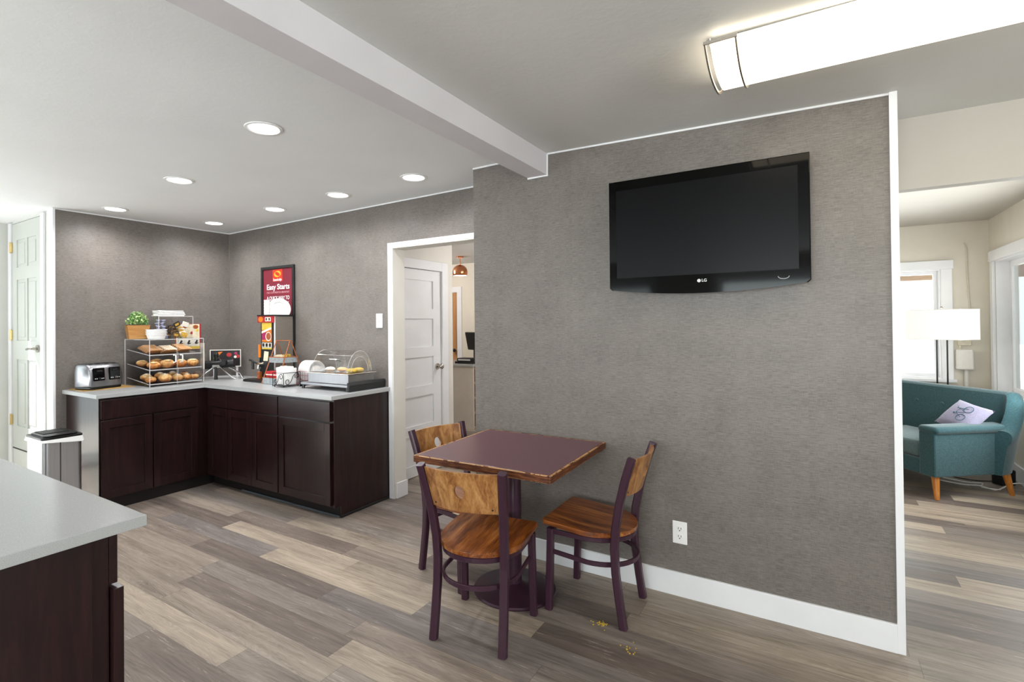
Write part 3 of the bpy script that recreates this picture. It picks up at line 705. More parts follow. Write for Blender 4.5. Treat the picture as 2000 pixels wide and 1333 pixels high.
def make_chair():
    t = thing('dining_chair', '', 'chair', group='dining chairs around the plum table')
    # seat
    n = 20; poly = [(-.205, .185), (-.19, .20), (.19, .20), (.205, .185)]
    poly += [(.205, .0)] + [(.205*math.cos(a), -.0-.215*math.sin(a)) for a in [PI*i/n for i in range(1, n)]] + [(-.205, .0)]
    m = MB(); m.prism([(x, y+.008) for x, y in poly[::-1]], .406, .430, bevel=.006)
    for v in m.b.verts: v.co.z += max(0, v.co.y+.03)*.075-.006*math.exp(-(v.co.x/.1)**2)*(v.co.z > .42)
    m.build('seat', M['oak'], t)
    # apron ring under the seat
    ring = [(.185, .17)] + [(.185*math.cos(a), -.195*math.sin(a)) for a in [PI*i/n for i in range(n+1)]] + [(-.185, .17)]
    MB().bar([(x, y, .390) for x, y in ring], .016, .024, closed=True).build('seat_frame', M['plum'], t)
    for s in (-1, 1):
        MB().bar([(s*.186, .178, .0005), (s*.184, .17, .2), (s*.182, .165, .404)], .034, .034, up=(0, 1, 0)).build('front_leg', M['plum'], t)
        pts = [(s*.168, -.190, .0005), (s*.166, -.172, .12), (s*.164, -.155, .25), (s*.164, -.150, .36), (s*.167, -.158, .46), (s*.175, -.180, .58), (s*.186, -.212, .70), (s*.196, -.245, .80)]
        MB().bar(pts, .036, .036, up=(0, 1, 0)).build('back_post', M['plum'], t)
    u = [(.175, .155)] + [(.178*math.cos(a), -.02-.19*math.sin(a)) for a in [PI*i/n for i in range(n+1)]] + [(-.175, .155)]
    MB().bar([(x, y, .275+.012*(y > .1)) for x, y in u], .012, .022).build('stretcher', M['plum'], t)
    # curved back panel with an oval hole
    NA = 56; half_h = .092; zc = .700
    def P3(uu, vv, side):
        z = zc+vv; k = (z-.58)/.22
        w = .157+(z-.58)*.093-.002; yp = -.180-(z-.58)*.296
        x = uu*w; y = yp-.034*(1-uu*uu)+side
        return (x, y, z)
    m = MB(); grids = []
    for side in (-.007, .007):
        rings = []
        for lv in range(6):
            tt = lv/5; ring = []
            for i in range(NA):
                a = 2*PI*i/NA; ca, sa = math.cos(a), math.sin(a)
                k = 1/max(abs(ca), abs(sa)); ex, ey = ca*k, sa*k
                ix, iy = ca*.15, sa*.33
                uu = ix+(ex-ix)*tt; vv = (iy+(ey-iy)*tt)*half_h
                ring.append(m.b.verts.new(P3(uu, vv, side)))
            rings.append(ring)
        for A_, B_ in zip(rings, rings[1:]):
            for i in range(NA): m.b.faces.new((A_[i], A_[(i+1) % NA], B_[(i+1) % NA], B_[i]))
        grids.append(rings)
    for q in (0, -1):
        A_, B_ = grids[0][q], grids[1][q]
        for i in range(NA): m.b.faces.new((A_[i], A_[(i+1) % NA], B_[(i+1) % NA], B_[i]))
    bk = m.build('backrest', M['oak_back'], t, True)
    for s in (-1, 1):
        MB().cyl(P3(s*.86, -.072, -.006), P3(s*.86, -.072, -.0085), .004, seg=10).build('screw', M['black'], bk)
    return t
ch = make_chair()
ch.location = (.541, -.771, 0); ch.rotation_euler = (0, 0, math.radians(8.5))
ch['label'] = 'oak and plum metal chair with its back to the viewer, near side of the table'
c2 = copy_tree(ch); c2.location = (.914, -.292, 0); c2.rotation_euler = (0, 0, math.radians(90.5))
c2['label'] = 'oak and plum metal chair standing right of the table beside the grey wall'
c3 = copy_tree(ch); c3.location = (.155, -.362, 0); c3.rotation_euler = (0, 0, math.radians(-104))
c3['label'] = 'oak and plum metal chair behind the left edge of the table, facing right'

# crumbs on the floor
m = MB()
for i in range(46):
    r = abs(random.gauss(0, .035)); a = random.uniform(0, 6.28)
    cx, cy = (1.005, -.47) if i < 34 else (1.16, -.60)
    m.box((cx+r*math.cos(a), cy+r*.7*math.sin(a), .0022), (random.uniform(.002, .006), random.uniform(.002, .005), .003), rot=(0, 0, random.uniform(0, 3)))
o = m.build('floor_crumbs', M['crumb']); tag(o, 'yellow crumbs scattered on the floor under the right chair', 'crumbs', kind='stuff')

# ------------------------------------------------------------------ trash can
t = thing('trash_can', 'stainless steel trash can with a ridged black lid and white liner', 'trash can', (-2.785, -1.347, 0))
bw, bd = .318, .236
MB().prism(rounded(bw, bd, .03), .012, .628, bevel=.002).build('body', M['steel'], t)
MB().prism(rounded(bw+.004, bd+.004, .03), .0005, .0115).build('base', M['black'], t)
m = MB(); m.bounds(bw/2-.001, bw/2+.002, -.02, -.014, .02, .62); m.build('side_seam', M['slot'], t)
m = MB(); N = 64; rr = rounded(bw+.014, bd+.014, .03, 15); lo, hi = [], []
for i, (x, y) in enumerate(rr):
    an_ = math.atan2(y, x); d_ = .010+.008*math.sin(5*an_+.6)+.004*math.sin(11*an_)
    lo.append(m.b.verts.new((x*(1.03+d_), y*(1.04+d_), .616-.010*math.sin(3*an_)-d_*.8))); hi.append(m.b.verts.new((x, y, .640)))
for i in range(len(rr)): m.b.faces.new((lo[i], lo[(i+1) % len(rr)], hi[(i+1) % len(rr)], hi[i]))
m.build('liner', M['liner'], t, True)
m = MB(); m.prism(rounded(bw+.012, bd+.012, .035), .632, .652, bevel=.004); m.prism(rounded(bw-.03, bd-.03, .04), .652, .664, bevel=.008)
for i in range(6): m.bounds(-.12+i*.028, -.105+i*.028, -.08, .08, .664, .669, bevel=.002)
m.build('lid', M['black'], t)

# ------------------------------------------------------------------ toaster and mat
MB().bounds(K+.01, -3.05, -1.07, -.69, .9105, .9155, bevel=.001).build('serving_mat', M['bamboo'])
tag(bpy.data.objects['serving_mat'], 'thin bamboo mat under the toaster', 'mat')
t = thing('toaster', 'four slice stainless toaster with two black control panels', 'toaster', (-3.175, -.918, .916), math.radians(14))
prof = [(-.075, 0), (.105, 0), (.103, .08), (.094, .14), (.075, .172), (.045, .184), (-.05, .184), (-.08, .17), (-.092, .12), (-.09, 0)]
m = MB(); m.prism(prof, -.137, .137, M4=Matrix(((1, 0, 0, 0), (0, 0, 1, 0), (0, 1, 0, .022), (0, 0, 0, 1))), bevel=.016); m.build('body', M['steel_h'], t, True)
MB().box((.004, 0, .012), (.190, .262, .022), bevel=.009).build('base', M['black'], t)
for i, y in enumerate((-.066, .066)):
    m = MB(); m.box((.103, y, .122), (.012, .094, .105), bevel=.005, rot=(0, -.07, 0)); p = m.build('control_panel', M['gloss_black'], t)
    MB().box((.112, y, .150), (.018, .044, .010), bevel=.004).build('lever', M['black'], p)
    mm = MB(); mm.cyl((.108, y, .090), (.122, y, .090), .010, seg=20); mm.build('browning_knob', M['chrome'] if i else M['matte_black'], p, True)
    for k in (-.034, -.02, .02, .034): MB().box((.111, y+k, .088), (.003, .008, .008), bevel=.001).build('button', M['txt_grey'], p)
for y in (-.098, -.035, .035, .098): MB().box((-.01, y, .2062), (.13, .028, .003), bevel=.001).build('bread_slot', M['black'], t)

# ------------------------------------------------------------------ pastry case
X0, X1, Y0, Y1, Z0, Z1 = -3.31, -2.868, -.655, -.188, .9105, 1.312
pc = thing('pastry_case', 'clear acrylic three shelf pastry case on the worktop', 'display case', ((X0+X1)/2, (Y0+Y1)/2, Z0))
cx, cy = (X0+X1)/2, (Y0+Y1)/2; a, b, h = (X1-X0)/2, (Y1-Y0)/2, Z1-Z0
MB().bounds(-a, a, -b, -b+.004, 0, h).build('side_panel', M['acrylic'], pc); MB().bounds(-a, a, b-.004, b, 0, h).build('side_panel', M['acrylic'], pc)
MB().bounds(-a, -a+.004, -b+.0042, b-.0042, 0, h).build('back_panel', M['acrylic'], pc); MB().bounds(-a+.005, a, -b, b, h, h+.004).build('top_panel', M['acrylic'], pc)
MB().bounds(-a+.005, a-.005, -b+.005, b-.005, .001, .004).build('bottom_panel', M['acrylic'], pc)
for s in (0, 1):
    y0, y1 = (-b+.001, -.008) if s == 0 else (-.006, b-.001)
    dr = MB().bounds(a, a+.004, y0, y1, .004, h-.03).build('front_door', M['acrylic'], pc)
    y = -.027 if s == 0 else .032
    MB().tube([(a+.004, y-.012, .262), (a+.02, y, .262), (a+.022, y, .205), (a+.004, y-.012, .198)], .006, 8).build('door_handle', M['plastic'], dr)
m = MB()
for x, y in ((a, -b), (a, b), (-a, -b), (-a, b)): m.bounds(x-.002, x+.002, y-.002, y+.002, 0, h)
for y in (-b, b): m.bounds(-a, a, y-.002, y+.002, h-.001, h+.004)
m.bounds(a-.002, a+.003, -b, b, h-.001, h+.004)
m.bounds(a+.001, a+.005, -.0075, -.0062, .004, h-.03)
m.build('edge_strips', M['acrylic_edge'], pc)
SH = []
for i, zf in enumerate((.020, .142, .270)):
    sl = .04; ang = math.atan2(sl, .38)
    MB().box((0, 0, zf+sl/2), (.40, 2*b-.012, .005), rot=(0, ang, 0)).build('shelf', M['acrylic'], pc)
    m = MB(); m.box((.199, 0, zf-.001), (.004, 2*b-.012, .008)); m.build('shelf_lip', M['acrylic_edge'], pc)
    MB().bar([(-.198, -b+.008, zf+sl+.002), (.198, -b+.008, zf-.001)], .003, .007).build('shelf_edge', M['acrylic_edge'], pc)
    SH.append((zf, ang))
MB().bounds(a-.06, a+.006, b+.0005, b+.004, .12, .36).build('paper_sleeve', M['printwhite'], pc)
def shelf_z(i, x):   # world height of a shelf top at world x
    zf, ang = SH[i]; return Z0+zf+.02-(x-cx)*math.tan(ang)+.0035
def settle(o, i, x, y, rz=0, lift=0):
    o.location = (x, y, shelf_z(i, x)+lift); o.rotation_euler = (0, SH[i][1], rz)
# bread slices on the top shelf
def slice_mesh(mat):
    m = MB(); p = [(-.05, 0), (.05, 0), (.053, .06), (.058, .075), (.05, .095), (.02, .102), (-.02, .102), (-.05, .095), (-.058, .075), (-.053, .06)]
    m.prism(p, 0, .013, bevel=.003)
    return m.build('bread_slice', mat, None, True)
for gi, (yc_, mat, lb, nn) in enumerate(((-.555, 'bread', 'tan bread slice in the left stack on the top shelf of the pastry case', 6), (-.430, 'bread_w', 'white bread slice in the middle stack on the top shelf of the pastry case', 5), (-.300, 'bread', 'tan bread slice in the right stack on the top shelf of the pastry case', 6))):
    s0 = None
    for k in range(nn):
        o = slice_mesh(M[mat]) if s0 is None else s0.copy()
        if s0 is None: s0 = o
        else: col.objects.link(o)
        x = -2.955-.028*k; 
        o.location = (x, yc_, shelf_z(2, x)+.002+.0075*min(k, 9)*.55+.012); o.rotation_euler = (0, SH[2][1]+math.radians(-16), 0); o.rotation_euler = (0, math.radians(17), PI/2*0)
        o.rotation_euler = Euler((0, math.radians(16), math.radians(90)), 'XYZ'); o.rotation_euler = (math.radians(-16), 0, math.radians(90))
        o.location.z += .012
        tag(o, lb, 'bread', 'bread slices on the top shelf, stack %s' % ('left', 'middle', 'right')[gi])
# middle shelf buns
def bun(kind, r, sc, mat, extra=None):
    m = MB(); m.ball((0, 0, r*sc[2]*.92), r, sc, 24, jitter=.05)
    o = m.build(kind, M[mat], None, True)
    if extra: extra(o, r, sc)
    return o
def glaze(o, r, sc): MB().ball((.012, 0, r*sc[2]*1.70), r*.62, (sc[0], sc[1]*.9, .40*sc[2]), 16, jitter=.05).build('glazed_top', M['danish'], o, True)
mid = [(-2.95, -.585, .05, (1.0, 1.05, .62), 'bun', 'golden glazed bun at the left front of the middle shelf'), (-2.95, -.47, .055, (.9, 1.05, .7), 'danish', 'round knotted bun left of the door handles on the middle shelf'),
       (-2.95, -.355, .052, (.9, 1.0, .68), 'bun', 'brown bun behind the door handles on the middle shelf'), (-2.955, -.245, .052, (1.0, 1.0, .66), 'danish', 'cut bagel leaning at the right end of the middle shelf'),
       (-3.12, -.60, .045, (1, 1, .6), 'danish', 'pale roll at the back left of the middle shelf'), (-3.10, -.49, .05, (1, 1, .62), 'bun', 'brown bun at the back of the middle shelf, second from left')]
for x, y, r, sc, mt, lb in mid:
    o = bun('bread_bun', r, sc, mt, glaze); settle(o, 1, x, y, random.uniform(-.4, .4)); tag(o, lb, 'bun', 'buns on the middle shelf')
def whirl(o, r, sc):
    MB().tube([(r*.55*k/22*math.cos(k*.7), r*.55*k/22*math.sin(k*.7), r*sc[2]*(1.90-.30*(k/22)**2)+.001) for k in range(23)], .0055, 6).build('icing_whirl', M['filling'], o, True)
def jam(o, r, sc): MB().ball((0, 0, r*sc[2]*1.88), r*.42, (1, 1, .35), 12).build('jam_centre', M['jam'], o, True)
low = [(-2.945, -.495, .056, (1.05, 1.0, .66), 'danish', 'pale iced danish at the front of the bottom shelf, left of the middle', whirl), (-2.95, -.385, .048, (1, 1, .62), 'danish', 'crumb topped danish in the middle of the bottom shelf front', whirl),
       (-2.95, -.30, .042, (1, 1, .66), 'bun', 'small danish third from left along the front of the bottom shelf', whirl), (-2.955, -.228, .036, (1.1, 1.05, .7), 'danish', 'jam filled pastry at the right end of the bottom shelf', jam),
       (-2.96, -.603, .044, (1, 1, .6), 'bun', 'dark glazed roll at the left front of the bottom shelf', glaze), (-3.07, -.59, .048, (1, 1, .62), 'danish', 'golden danish at the back left of the bottom shelf', whirl),
       (-3.07, -.475, .048, (1, 1, .66), 'bun', 'sugar topped danish at the back middle of the bottom shelf', whirl), (-3.07, -.365, .048, (1, 1, .66), 'danish', 'cinnamon roll behind the crumb topped danish on the bottom shelf', whirl), (-3.07, -.26, .042, (1, 1, .62), 'bun', 'dark roll at the back right of the bottom shelf', jam)]
for x, y, r, sc, mt, lb, fn in low:
    o = bun('danish_pastry', r, sc, mt, fn); settle(o, 0, x, y, random.uniform(-1, 1)); tag(o, lb, 'pastry', 'pastries on the bottom shelf')

# ------------------------------------------------------------------ things on top of the pastry case
ZT = Z1+.0045
t = thing('planter_box', 'tapered wooden planter box with a bushy green plant on the pastry case', 'plant', (-3.178, -.612, ZT), math.radians(-14))
m = MB(); m.box((0, 0, .062), (.135, .175, .122), taper=.78, bevel=.002); m.build('box', M['planter'], t)
MB().box((0, 0, .1245), (.118, .158, .004)).build('soil', M['soil'], t)
m = MB()
for i in range(620):
    th = random.uniform(0, 2*PI); ph = math.acos(random.uniform(0, 1)); rr = random.uniform(.55, 1)
    c_ = Vector((.092*rr*math.sin(ph)*math.cos(th), .088*rr*math.sin(ph)*math.sin(th), .13+.118*rr*math.cos(ph)))
    s_ = random.uniform(.010, .017); e = Euler((random.uniform(-1, 1), random.uniform(-1, 1), random.uniform(0, 6.3))).to_matrix()
    mt = M['leaf'] if random.random() < .5 else M['leaf2']
    m.quad([c_+e @ Vector(v) for v in ((-s_*.5, 0, 0), (0, -s_*.45, .002), (s_, 0, 0), (0, s_*.45, .002))], mt)
for i in range(24):
    th = random.uniform(0, 2*PI); r_ = random.uniform(.2, 1)
    m.tube([(.03*math.cos(th), .04*math.sin(th), .127), (.07*r_*math.cos(th), .085*r_*math.sin(th), .20)], .0015, 4, mat=M['leaf'])
m.build('foliage', M['leaf'], t)
# stack of white bowls
b0 = None
for k in range(4):
    if b0 is None:
        b0 = MB().lathe([(0, 0), (.064, 0), (.076, .038), (.082, .040), (.081, .043), (.074, .041), (.062, .004), (0, .004)], seg=40).build('foam_bowl', M['foam'], None, True); o = b0
    else: o = b0.copy(); col.objects.link(o)
    o.location = (-2.985, -.545, ZT+.0005+k*.0135)
    tag(o, 'white foam bowl in the stack in front of the planter', 'bowl', 'white bowls stacked before the planter')
# condiment bin
cbx, cby = -3.135, -.352
t = thing('condiment_bin', 'clear acrylic bin of creamers and tea packets on the pastry case', 'bin', (cbx, cby, ZT))
aa, bb, hh = .11, .152, .20
MB().bounds(-aa, aa, -bb, -bb+.003, 0, hh).build('side_panel', M['acrylic'], t)
MB().bounds(-aa, aa, bb-.003, bb, 0, hh).build('side_panel', M['acrylic'], t)
MB().bounds(-aa, -aa+.003, -bb+.0032, bb-.0032, 0, hh).build('back_panel', M['acrylic'], t)
MB().bounds(-aa, aa, -bb, bb, hh, hh+.003).build('top_panel', M['acrylic'], t)
MB().bounds(-aa+.004, aa-.001, -bb+.004, bb-.004, .0005, .003).build('floor_panel', M['acrylic'], t)
MB().bounds(-aa, aa, -.0335, -.0305, .0032, hh-.001).build('divider', M['acrylic'], t)
m = MB(); 
for y in (-bb, bb): m.bar([(aa, y, 0), (aa, y, hh)], .004, .004)
m.bounds(aa-.003, aa+.002, -bb, bb, hh-.001, hh+.004); m.build('edge_strips', M['acrylic_edge'], t)
MB().bounds(aa-.003, aa, -bb+.003, bb-.003, .0032, .03).build('front_lip', M['acrylic'], t)
# creamer cups and packets inside
def creamer():
    m = MB(); m.lathe([(0, 0), (.013, 0), (.017, .022), (.021, .024), (.021, .0255), (0, .0255)], seg=18, mat=M['lilac']); m.lathe([(.0142, .006), (.0158, .014)], seg=18, mat=M['navy'])
    return m.build('creamer_cup', M['lilac'], None, True)
cr0 = creamer(); k = 0
spots = []
for lay in range(6):
    for yy in (-.125, -.08): spots.append((.02+.01*(lay % 2), yy+.006*(lay % 2), .004+lay*.0285, 0, 0))
for lay in range(3):
    for yy, xx in ((-.125, .075), (-.08, .075), (-.05, .03) if lay < 1 else (-.10, .075)):
        if (yy, xx) == (-.10, .075): continue
        spots.append((xx, yy, .004+lay*.0285, 0, 0))
for x, y, z, rx, ry in spots:
    o = cr0 if k == 0 else cr0.copy()
    if k: col.objects.link(o)
    k += 1; o.location = (cbx+x, cby+y, ZT+z); o.rotation_euler = (0, 0, random.uniform(0, 6))
    tag(o, 'lilac creamer cup piled in the left compartment of the clear bin', 'creamer cup', 'creamer cups in the clear bin')
def packet(mt):
    m = MB(); m.box((0, 0, 0), (.005, .058, .045), bevel=.002, mat=mt); m.box((0.0028, 0, 0), (.0008, .036, .020), mat=M['printwhite'] if random.random() < .5 else M['tea_gold'])
    return m.build('tea_packet', mt)
for kind, nm in (('tea_brown', 'brown'), ('tea_gold', 'gold'), ('tea_black', 'dark'), ('printwhite', 'white')):
    p0 = None
    for q in range(5):
        o = packet(M[kind]) if p0 is None else p0.copy()
        if p0 is None: p0 = o
        else: col.objects.link(o)
        j = {'tea_brown': 0, 'tea_gold': 1, 'tea_black': 2, 'printwhite': 3}[kind]
        idx = q*4+j; row = idx % 2; layer = idx//2
        o.location = (cbx+.045+.012*((idx*3) % 4), cby+.022+row*.072+random.uniform(-.006, .006), ZT+.032+(layer % 5)*.034); 
        o.location.x = cbx+(-.07+.0165*layer); 
        o.location.z = ZT+.03+.014*((layer*7) % 8)*(1 if layer > 2 else .5)
        o.rotation_euler = (random.uniform(-.5, .5), random.uniform(-.12, .12), random.uniform(-.1, .1))
        tag(o, '%s tea packet standing in the right compartment of the clear bin' % nm, 'tea packet', '%s tea packets in the clear bin' % nm)
# napkins on the bin
n0 = None
for k in range(5):
    if n0 is None:
        m = MB(); m.box((0, 0, .005), (.13, .235, .009), bevel=.004); n0 = m.build('paper_napkin', M['paper'], None, True); o = n0
    else: o = n0.copy(); col.objects.link(o)
    o.location = (cbx-.01, cby-.012+.004*((k*3) % 4), ZT+.2035+k*.0105); o.rotation_euler = (0, 0, math.radians((-3, 2, -1, 4, 0)[k])); o.scale = (1-.02*k, 1-.012*k, 1)
    tag(o, 'folded white napkin in the pile on top of the clear bin', 'napkin', 'napkins piled on the clear bin')
# instruction card on the wall
t = thing('instruction_card', 'food instruction card with three diagram squares on the wall behind the pastry case', 'card', (K+.001, -.066, 1.195))
MB().bounds(0, .004, -.135, .115, 0, .256).build('backing', M['redprint'], t)
MB().bounds(.0042, .005, -.130, .100, .004, .252).build('card_face', M['cream_print'], t)
m = MB()
for k in range(3): m.bounds(.0052, .0056, -.122+k*.076, -.054+k*.076, .042, .108)
m.build('diagram_squares', M['printwhite'], t)
m = MB()
for k in range(3): m.box((.006, -.085+k*.076, .075), (.0008, .018, .040), rot=(-.5, 0, 0)); m.box((.006, -.080+k*.076, .060), (.0008, .030, .010), rot=(.3, 0, 0))
m.build('diagram_figures', M['dark_print'], t)
MB().bounds(.0052, .0056, -.125, .098, .008, .03).build('yellow_strip', M['yellow'], t)
m = MB(); m.ball((.006, -.03, .175), .03, (.02, 1.4, .6), 14, mat=M['cream_print']); m.ball((.0065, .02, .165), .014, (.03, 1, 1), 12, mat=M['redprint']); m.ball((.006, .06, .225), .022, (.03, 1.3, .9), 12, mat=M['cereal'])
m.ball((.006, -.06, .225), .028, (.03, 1.6, .5), 12, mat=M['cereal']); m.ball((.0062, .075, .19), .014, (.03, 1, 1), 12, mat=M['yellow']); m.ball((.006, -.09, .14), .018, (.03, 1.2, 1), 12, mat=M['printgreen'])
m.build('food_pictures', M['cereal'], t)

# ------------------------------------------------------------------ corner: picture card and black device on legs
t = thing('picture_card', 'black card with a white border and red fruit pictures in the corner of the worktop', 'card', (-3.16, .205, .9105), math.radians(41))
MB().bounds(-.15, .15, -.002, .002, .10, .275).build('card_face', M['dark_print'], t)
m = MB()
for q in ((-.15, .15, .267, .275), (-.15, -.142, .10, .267), (.142, .15, .10, .267), (-.142, .142, .10, .108)): m.bounds(q[0], q[1], -.0032, -.0022, q[2], q[3])
m.build('border', M['printwhite'], t)
m = MB(); m.ball((.035, -.003, .222), .026, (1, .03, .8), 14, mat=M['redprint']); m.ball((.10, -.003, .235), .016, (1, .03, 1), 12, mat=M['magenta']); m.ball((.12, -.003, .205), .018, (1, .03, 1), 12, mat=M['redprint']); m.ball((.095, -.0034, .20), .014, (1, .03, 1), 12, mat=M['printwhite'])
m.prism([(-.075, .205), (-.025, .255), (-.07, .25)], .003, .0035, M4=Matrix(((1, 0, 0, 0), (0, 0, -1, 0), (0, 1, 0, 0), (0, 0, 0, 1))), mat=M['orange']); m.ball((-.105, -.003, .19), .014, (.7, .03, 1.4), 12, mat=M['printgreen'])
m.build('fruit_pictures', M['redprint'], t)
m = MB(); m.bounds(-.12, -.10, .0025, .0045, 0, .26); m.bounds(.10, .12, .0025, .0045, 0, .26); m.bounds(-.13, .13, .0, .06, 0.0005, .004); m.build('easel', M['acrylic_edge'], t)
t = thing('counter_appliance', 'black cylindrical appliance on splayed metal legs in the worktop corner', 'appliance', (-3.0, .055, .9105), math.radians(41))
MB().cyl((-.14, 0, .135), (.13, 0, .155), .042, seg=28).cyl((-.165, 0, .133), (-.14, 0, .135), .030, .042, seg=28).build('barrel', M['black'], t, True)
MB().cyl((-.035, -.005, .12), (-.035, -.01, .23), .020, seg=20).ball((-.035, -.01, .235), .022).build('upright_knob', M['black'], t, True)
MB().cyl((.05, -.03, .165), (.05, -.075, .16), .026, seg=24).cyl((.05, -.075, .16), (.05, -.082, .16), .02, seg=24).build('dial', M['matte_black'], t, True)
MB().tube([(-.02, -.03, .19), (.0, -.05, .21), (.02, -.045, .18), (.01, -.03, .15)], .005, 8).build('chrome_latch', M['chrome'], t, True)
MB().box((-.03, -.038, .125), (.07, .02, .03), bevel=.006).build('leg_hub', M['chrome'], t)
for pts in ([(-.05, -.03, .12), (-.20, -.06, .004)], [(.0, -.03, .12), (.13, -.07, .02), (.165, -.075, .004)], [(.06, .0, .12), (.17, .03, .05), (.195, .03, .004)]):
    MB().tube(pts, .008, 10).build('metal_leg', M['chrome'], t, True)
MB().cyl((-.03, -.045, .118), (-.025, -.055, .012), .012, .016, seg=16).cyl((-.025, -.055, .012), (-.025, -.055, .0005), .017, seg=16).build('rubber_leg', M['matte_black'], t, True)

# ------------------------------------------------------------------ framed poster
t = thing('framed_poster', 'tall burgundy breakfast poster in a black frame on the back wall', 'poster', (-2.512, D-.002, 1.26))
pw, ph = .252, .745
m = MB()
for q in ((-pw, pw, ph-.028, ph), (-pw, pw, 0, .028), (-pw, -pw+.028, .028, ph-.028), (pw-.028, pw, .028, ph-.028)): m.bounds(q[0], q[1], -.022, -.0005, q[2], q[3], bevel=.004)
m.build('frame', M['matte_black'], t)
pr_ = MB().bounds(-pw+.027, pw-.027, -.010, -.001, .027, ph-.027).build('print', M['burgundy'], t)
MB().bounds(-.075, .075, -.0115, -.0102, ph-.150, ph-.034).build('logo_tile', M['red'], t)
m = MB(); e = []
for i in range(25):
    a_ = 2*PI*i/24; e.append((a_, .05*math.cos(a_), .028*math.sin(a_)))
for a0, a1 in ((math.radians(128), math.radians(318)), (math.radians(-52), math.radians(138))):
    n_ = 18; o_, i_ = [], []
    for i in range(n_+1):
        a_ = a0+(a1-a0)*i/n_; k_ = math.sin(PI*i/n_)
        o_.append((.052*math.cos(a_), .030*math.sin(a_))); i_.append(((.052-.027*k_)*math.cos(a_)*.98, (.030-.016*k_)*math.sin(a_)*.98))
    m.prism(o_+i_[::-1][1:-1], .0, .0006, M4=Matrix.Translation((0, -.0118, ph-.078)) @ Matrix.Rotation(0, 4, 'X') @ Matrix(((1, 0, .0, 0), (0, 0, -1, 0), (.04, 1, 0, 0), (0, 0, 0, 1))), mat=M['gold'])
m.build('logo_swirl', M['gold'], t)
UP = (PI/2, 0, 0)
text('logo_lettering', 'EconoLodge', .036, M['txt_white'], t, (0, -.0122, ph-.134), UP, width=.128, bold=.0006)
text('headline', 'Easy Starts', .074, M['txt_white'], t, (.005, -.0108, ph-.205), UP, width=.345, bold=.0012)
text('subtitle', 'FREE CONTINENTAL BREAKFAST', .026, M['txt_pink'], t, (.005, -.0108, ph-.258), UP, width=.345)
text('slogan', 'A QUICK WAY TO', .052, M['txt_white'], t, (.005, -.0108, ph-.314), UP, width=.345)
text('slogan', 'START YOUR DAY.', .052, M['txt_white'], t, (.005, -.0108, ph-.368), UP, width=.345)

# ------------------------------------------------------------------ dispenser tower
TX0, TX1, TY0, TY1, TZ = -2.445, -2.25, .118, .332, 1.512
t = thing('cereal_dispenser', 'tall dispenser with steel side and orange food pictures down its front', 'dispenser', (0, 0, 0))
MB().bounds(TX0, TX1-.003, TY0, TY1, .9105, 1.465).bounds(TX0, TX1-.003, TY0, TY0+.006, 1.465, TZ).bounds(TX0, TX1-.003, TY1-.006, TY1, 1.465, TZ).bounds(TX0, TX0+.006, TY0, TY1, 1.465, TZ).bounds(TX1-.009, TX1-.003, TY0, TY1, 1.465, TZ).build('cabinet', M['matte_black'], t)
MB().bounds(TX1-.0028, TX1, TY0+.012, TY1-.012, .915, TZ-.004).build('side_panel', M['steel_dark'], t)
MB().bounds(TX1-.002, TX1+.002, TY0-.001, TY0+.011, .92, TZ-.004).build('corner_strip', M['plastic'], t)
MB().bounds(TX0-.03, TX1+.012, TY0-.022, TY0+.008, TZ+.0005, TZ+.012).bounds(TX0-.03, TX1+.012, TY1-.008, TY1+.004, TZ+.0005, TZ+.012).bounds(TX0-.03, TX0+.008, TY0, TY1, TZ+.0005, TZ+.012).bounds(TX1-.011, TX1+.012, TY0, TY1, TZ+.0005, TZ+.012).build('top_rim', M['black'], t)
hd = MB().bounds(TX0-.03, TX1+.006, TY0-.016, TY0-.0005, 1.452, TZ, bevel=.002).build('header_sign', M['redprint'], t)
m = MB(); m.ball((TX0+.02, TY0-.017, 1.483), .028, (1.25, .04, .95), 18, mat=M['orange'])
m.bounds(TX0+.088, TX0+.125, TY0-.0185, TY0-.0165, 1.464, 1.503, mat=M['printwhite']); m.bounds(TX0+.132, TX0+.169, TY0-.0185, TY0-.0165, 1.464, 1.503, mat=M['printwhite'])
m.bounds(TX0+.098, TX0+.115, TY0-.0195, TY0-.0186, 1.472, 1.495, mat=M['dark_print']); m.bounds(TX0+.142, TX0+.159, TY0-.0195, TY0-.0186, 1.472, 1.495, mat=M['dark_print'])
m.build('header_pictures', M['orange'], hd)
def fp(name, x0, x1, z0, z1, mt, lay=1): return MB().bounds(x0, x1, TY0-.0012*lay-.0008, TY0-.0012*lay, z0, z1).build(name, M[mt], t)
fx0, fx1 = TX0+.016, TX1-.035
fp('picture_panel', fx0, fx1, 1.275, 1.465, 'orange'); fp('picture_top', fx0, fx1, 1.385, 1.465, 'yellow', 2); fp('picture_corner', fx0, fx0+.07, 1.295, 1.36, 'magenta', 2)
m = MB(); m.prism([(fx0, 1.352), (fx1, 1.392), (fx1, 1.412), (fx0, 1.372)], TY0-.0048, TY0-.0040, M4=RX); m.build('banner', M['printwhite'], t)
m = MB(); m.cyl((fx1-.045, TY0-.0042, 1.325), (fx1-.045, TY0-.0050, 1.325), .042, seg=28, mat=M['printwhite']); m.cyl((fx1-.042, TY0-.0052, 1.327), (fx1-.042, TY0-.0058, 1.327), .034, seg=28, mat=M['cereal']); m.build('bowl_picture', M['cereal'], t)
fp('instruction_strip', fx0, fx1, 1.222, 1.268, 'printwhite'); 
m = MB()
for k in range(3): m.bounds(fx0+.008+k*.048, fx0+.040+k*.048, TY0-.0042, TY0-.0036, 1.230, 1.262)
m.build('instruction_figures', M['dark_print'], t)
fp('yellow_strip', fx0, fx1, 1.208, 1.219, 'yellow')
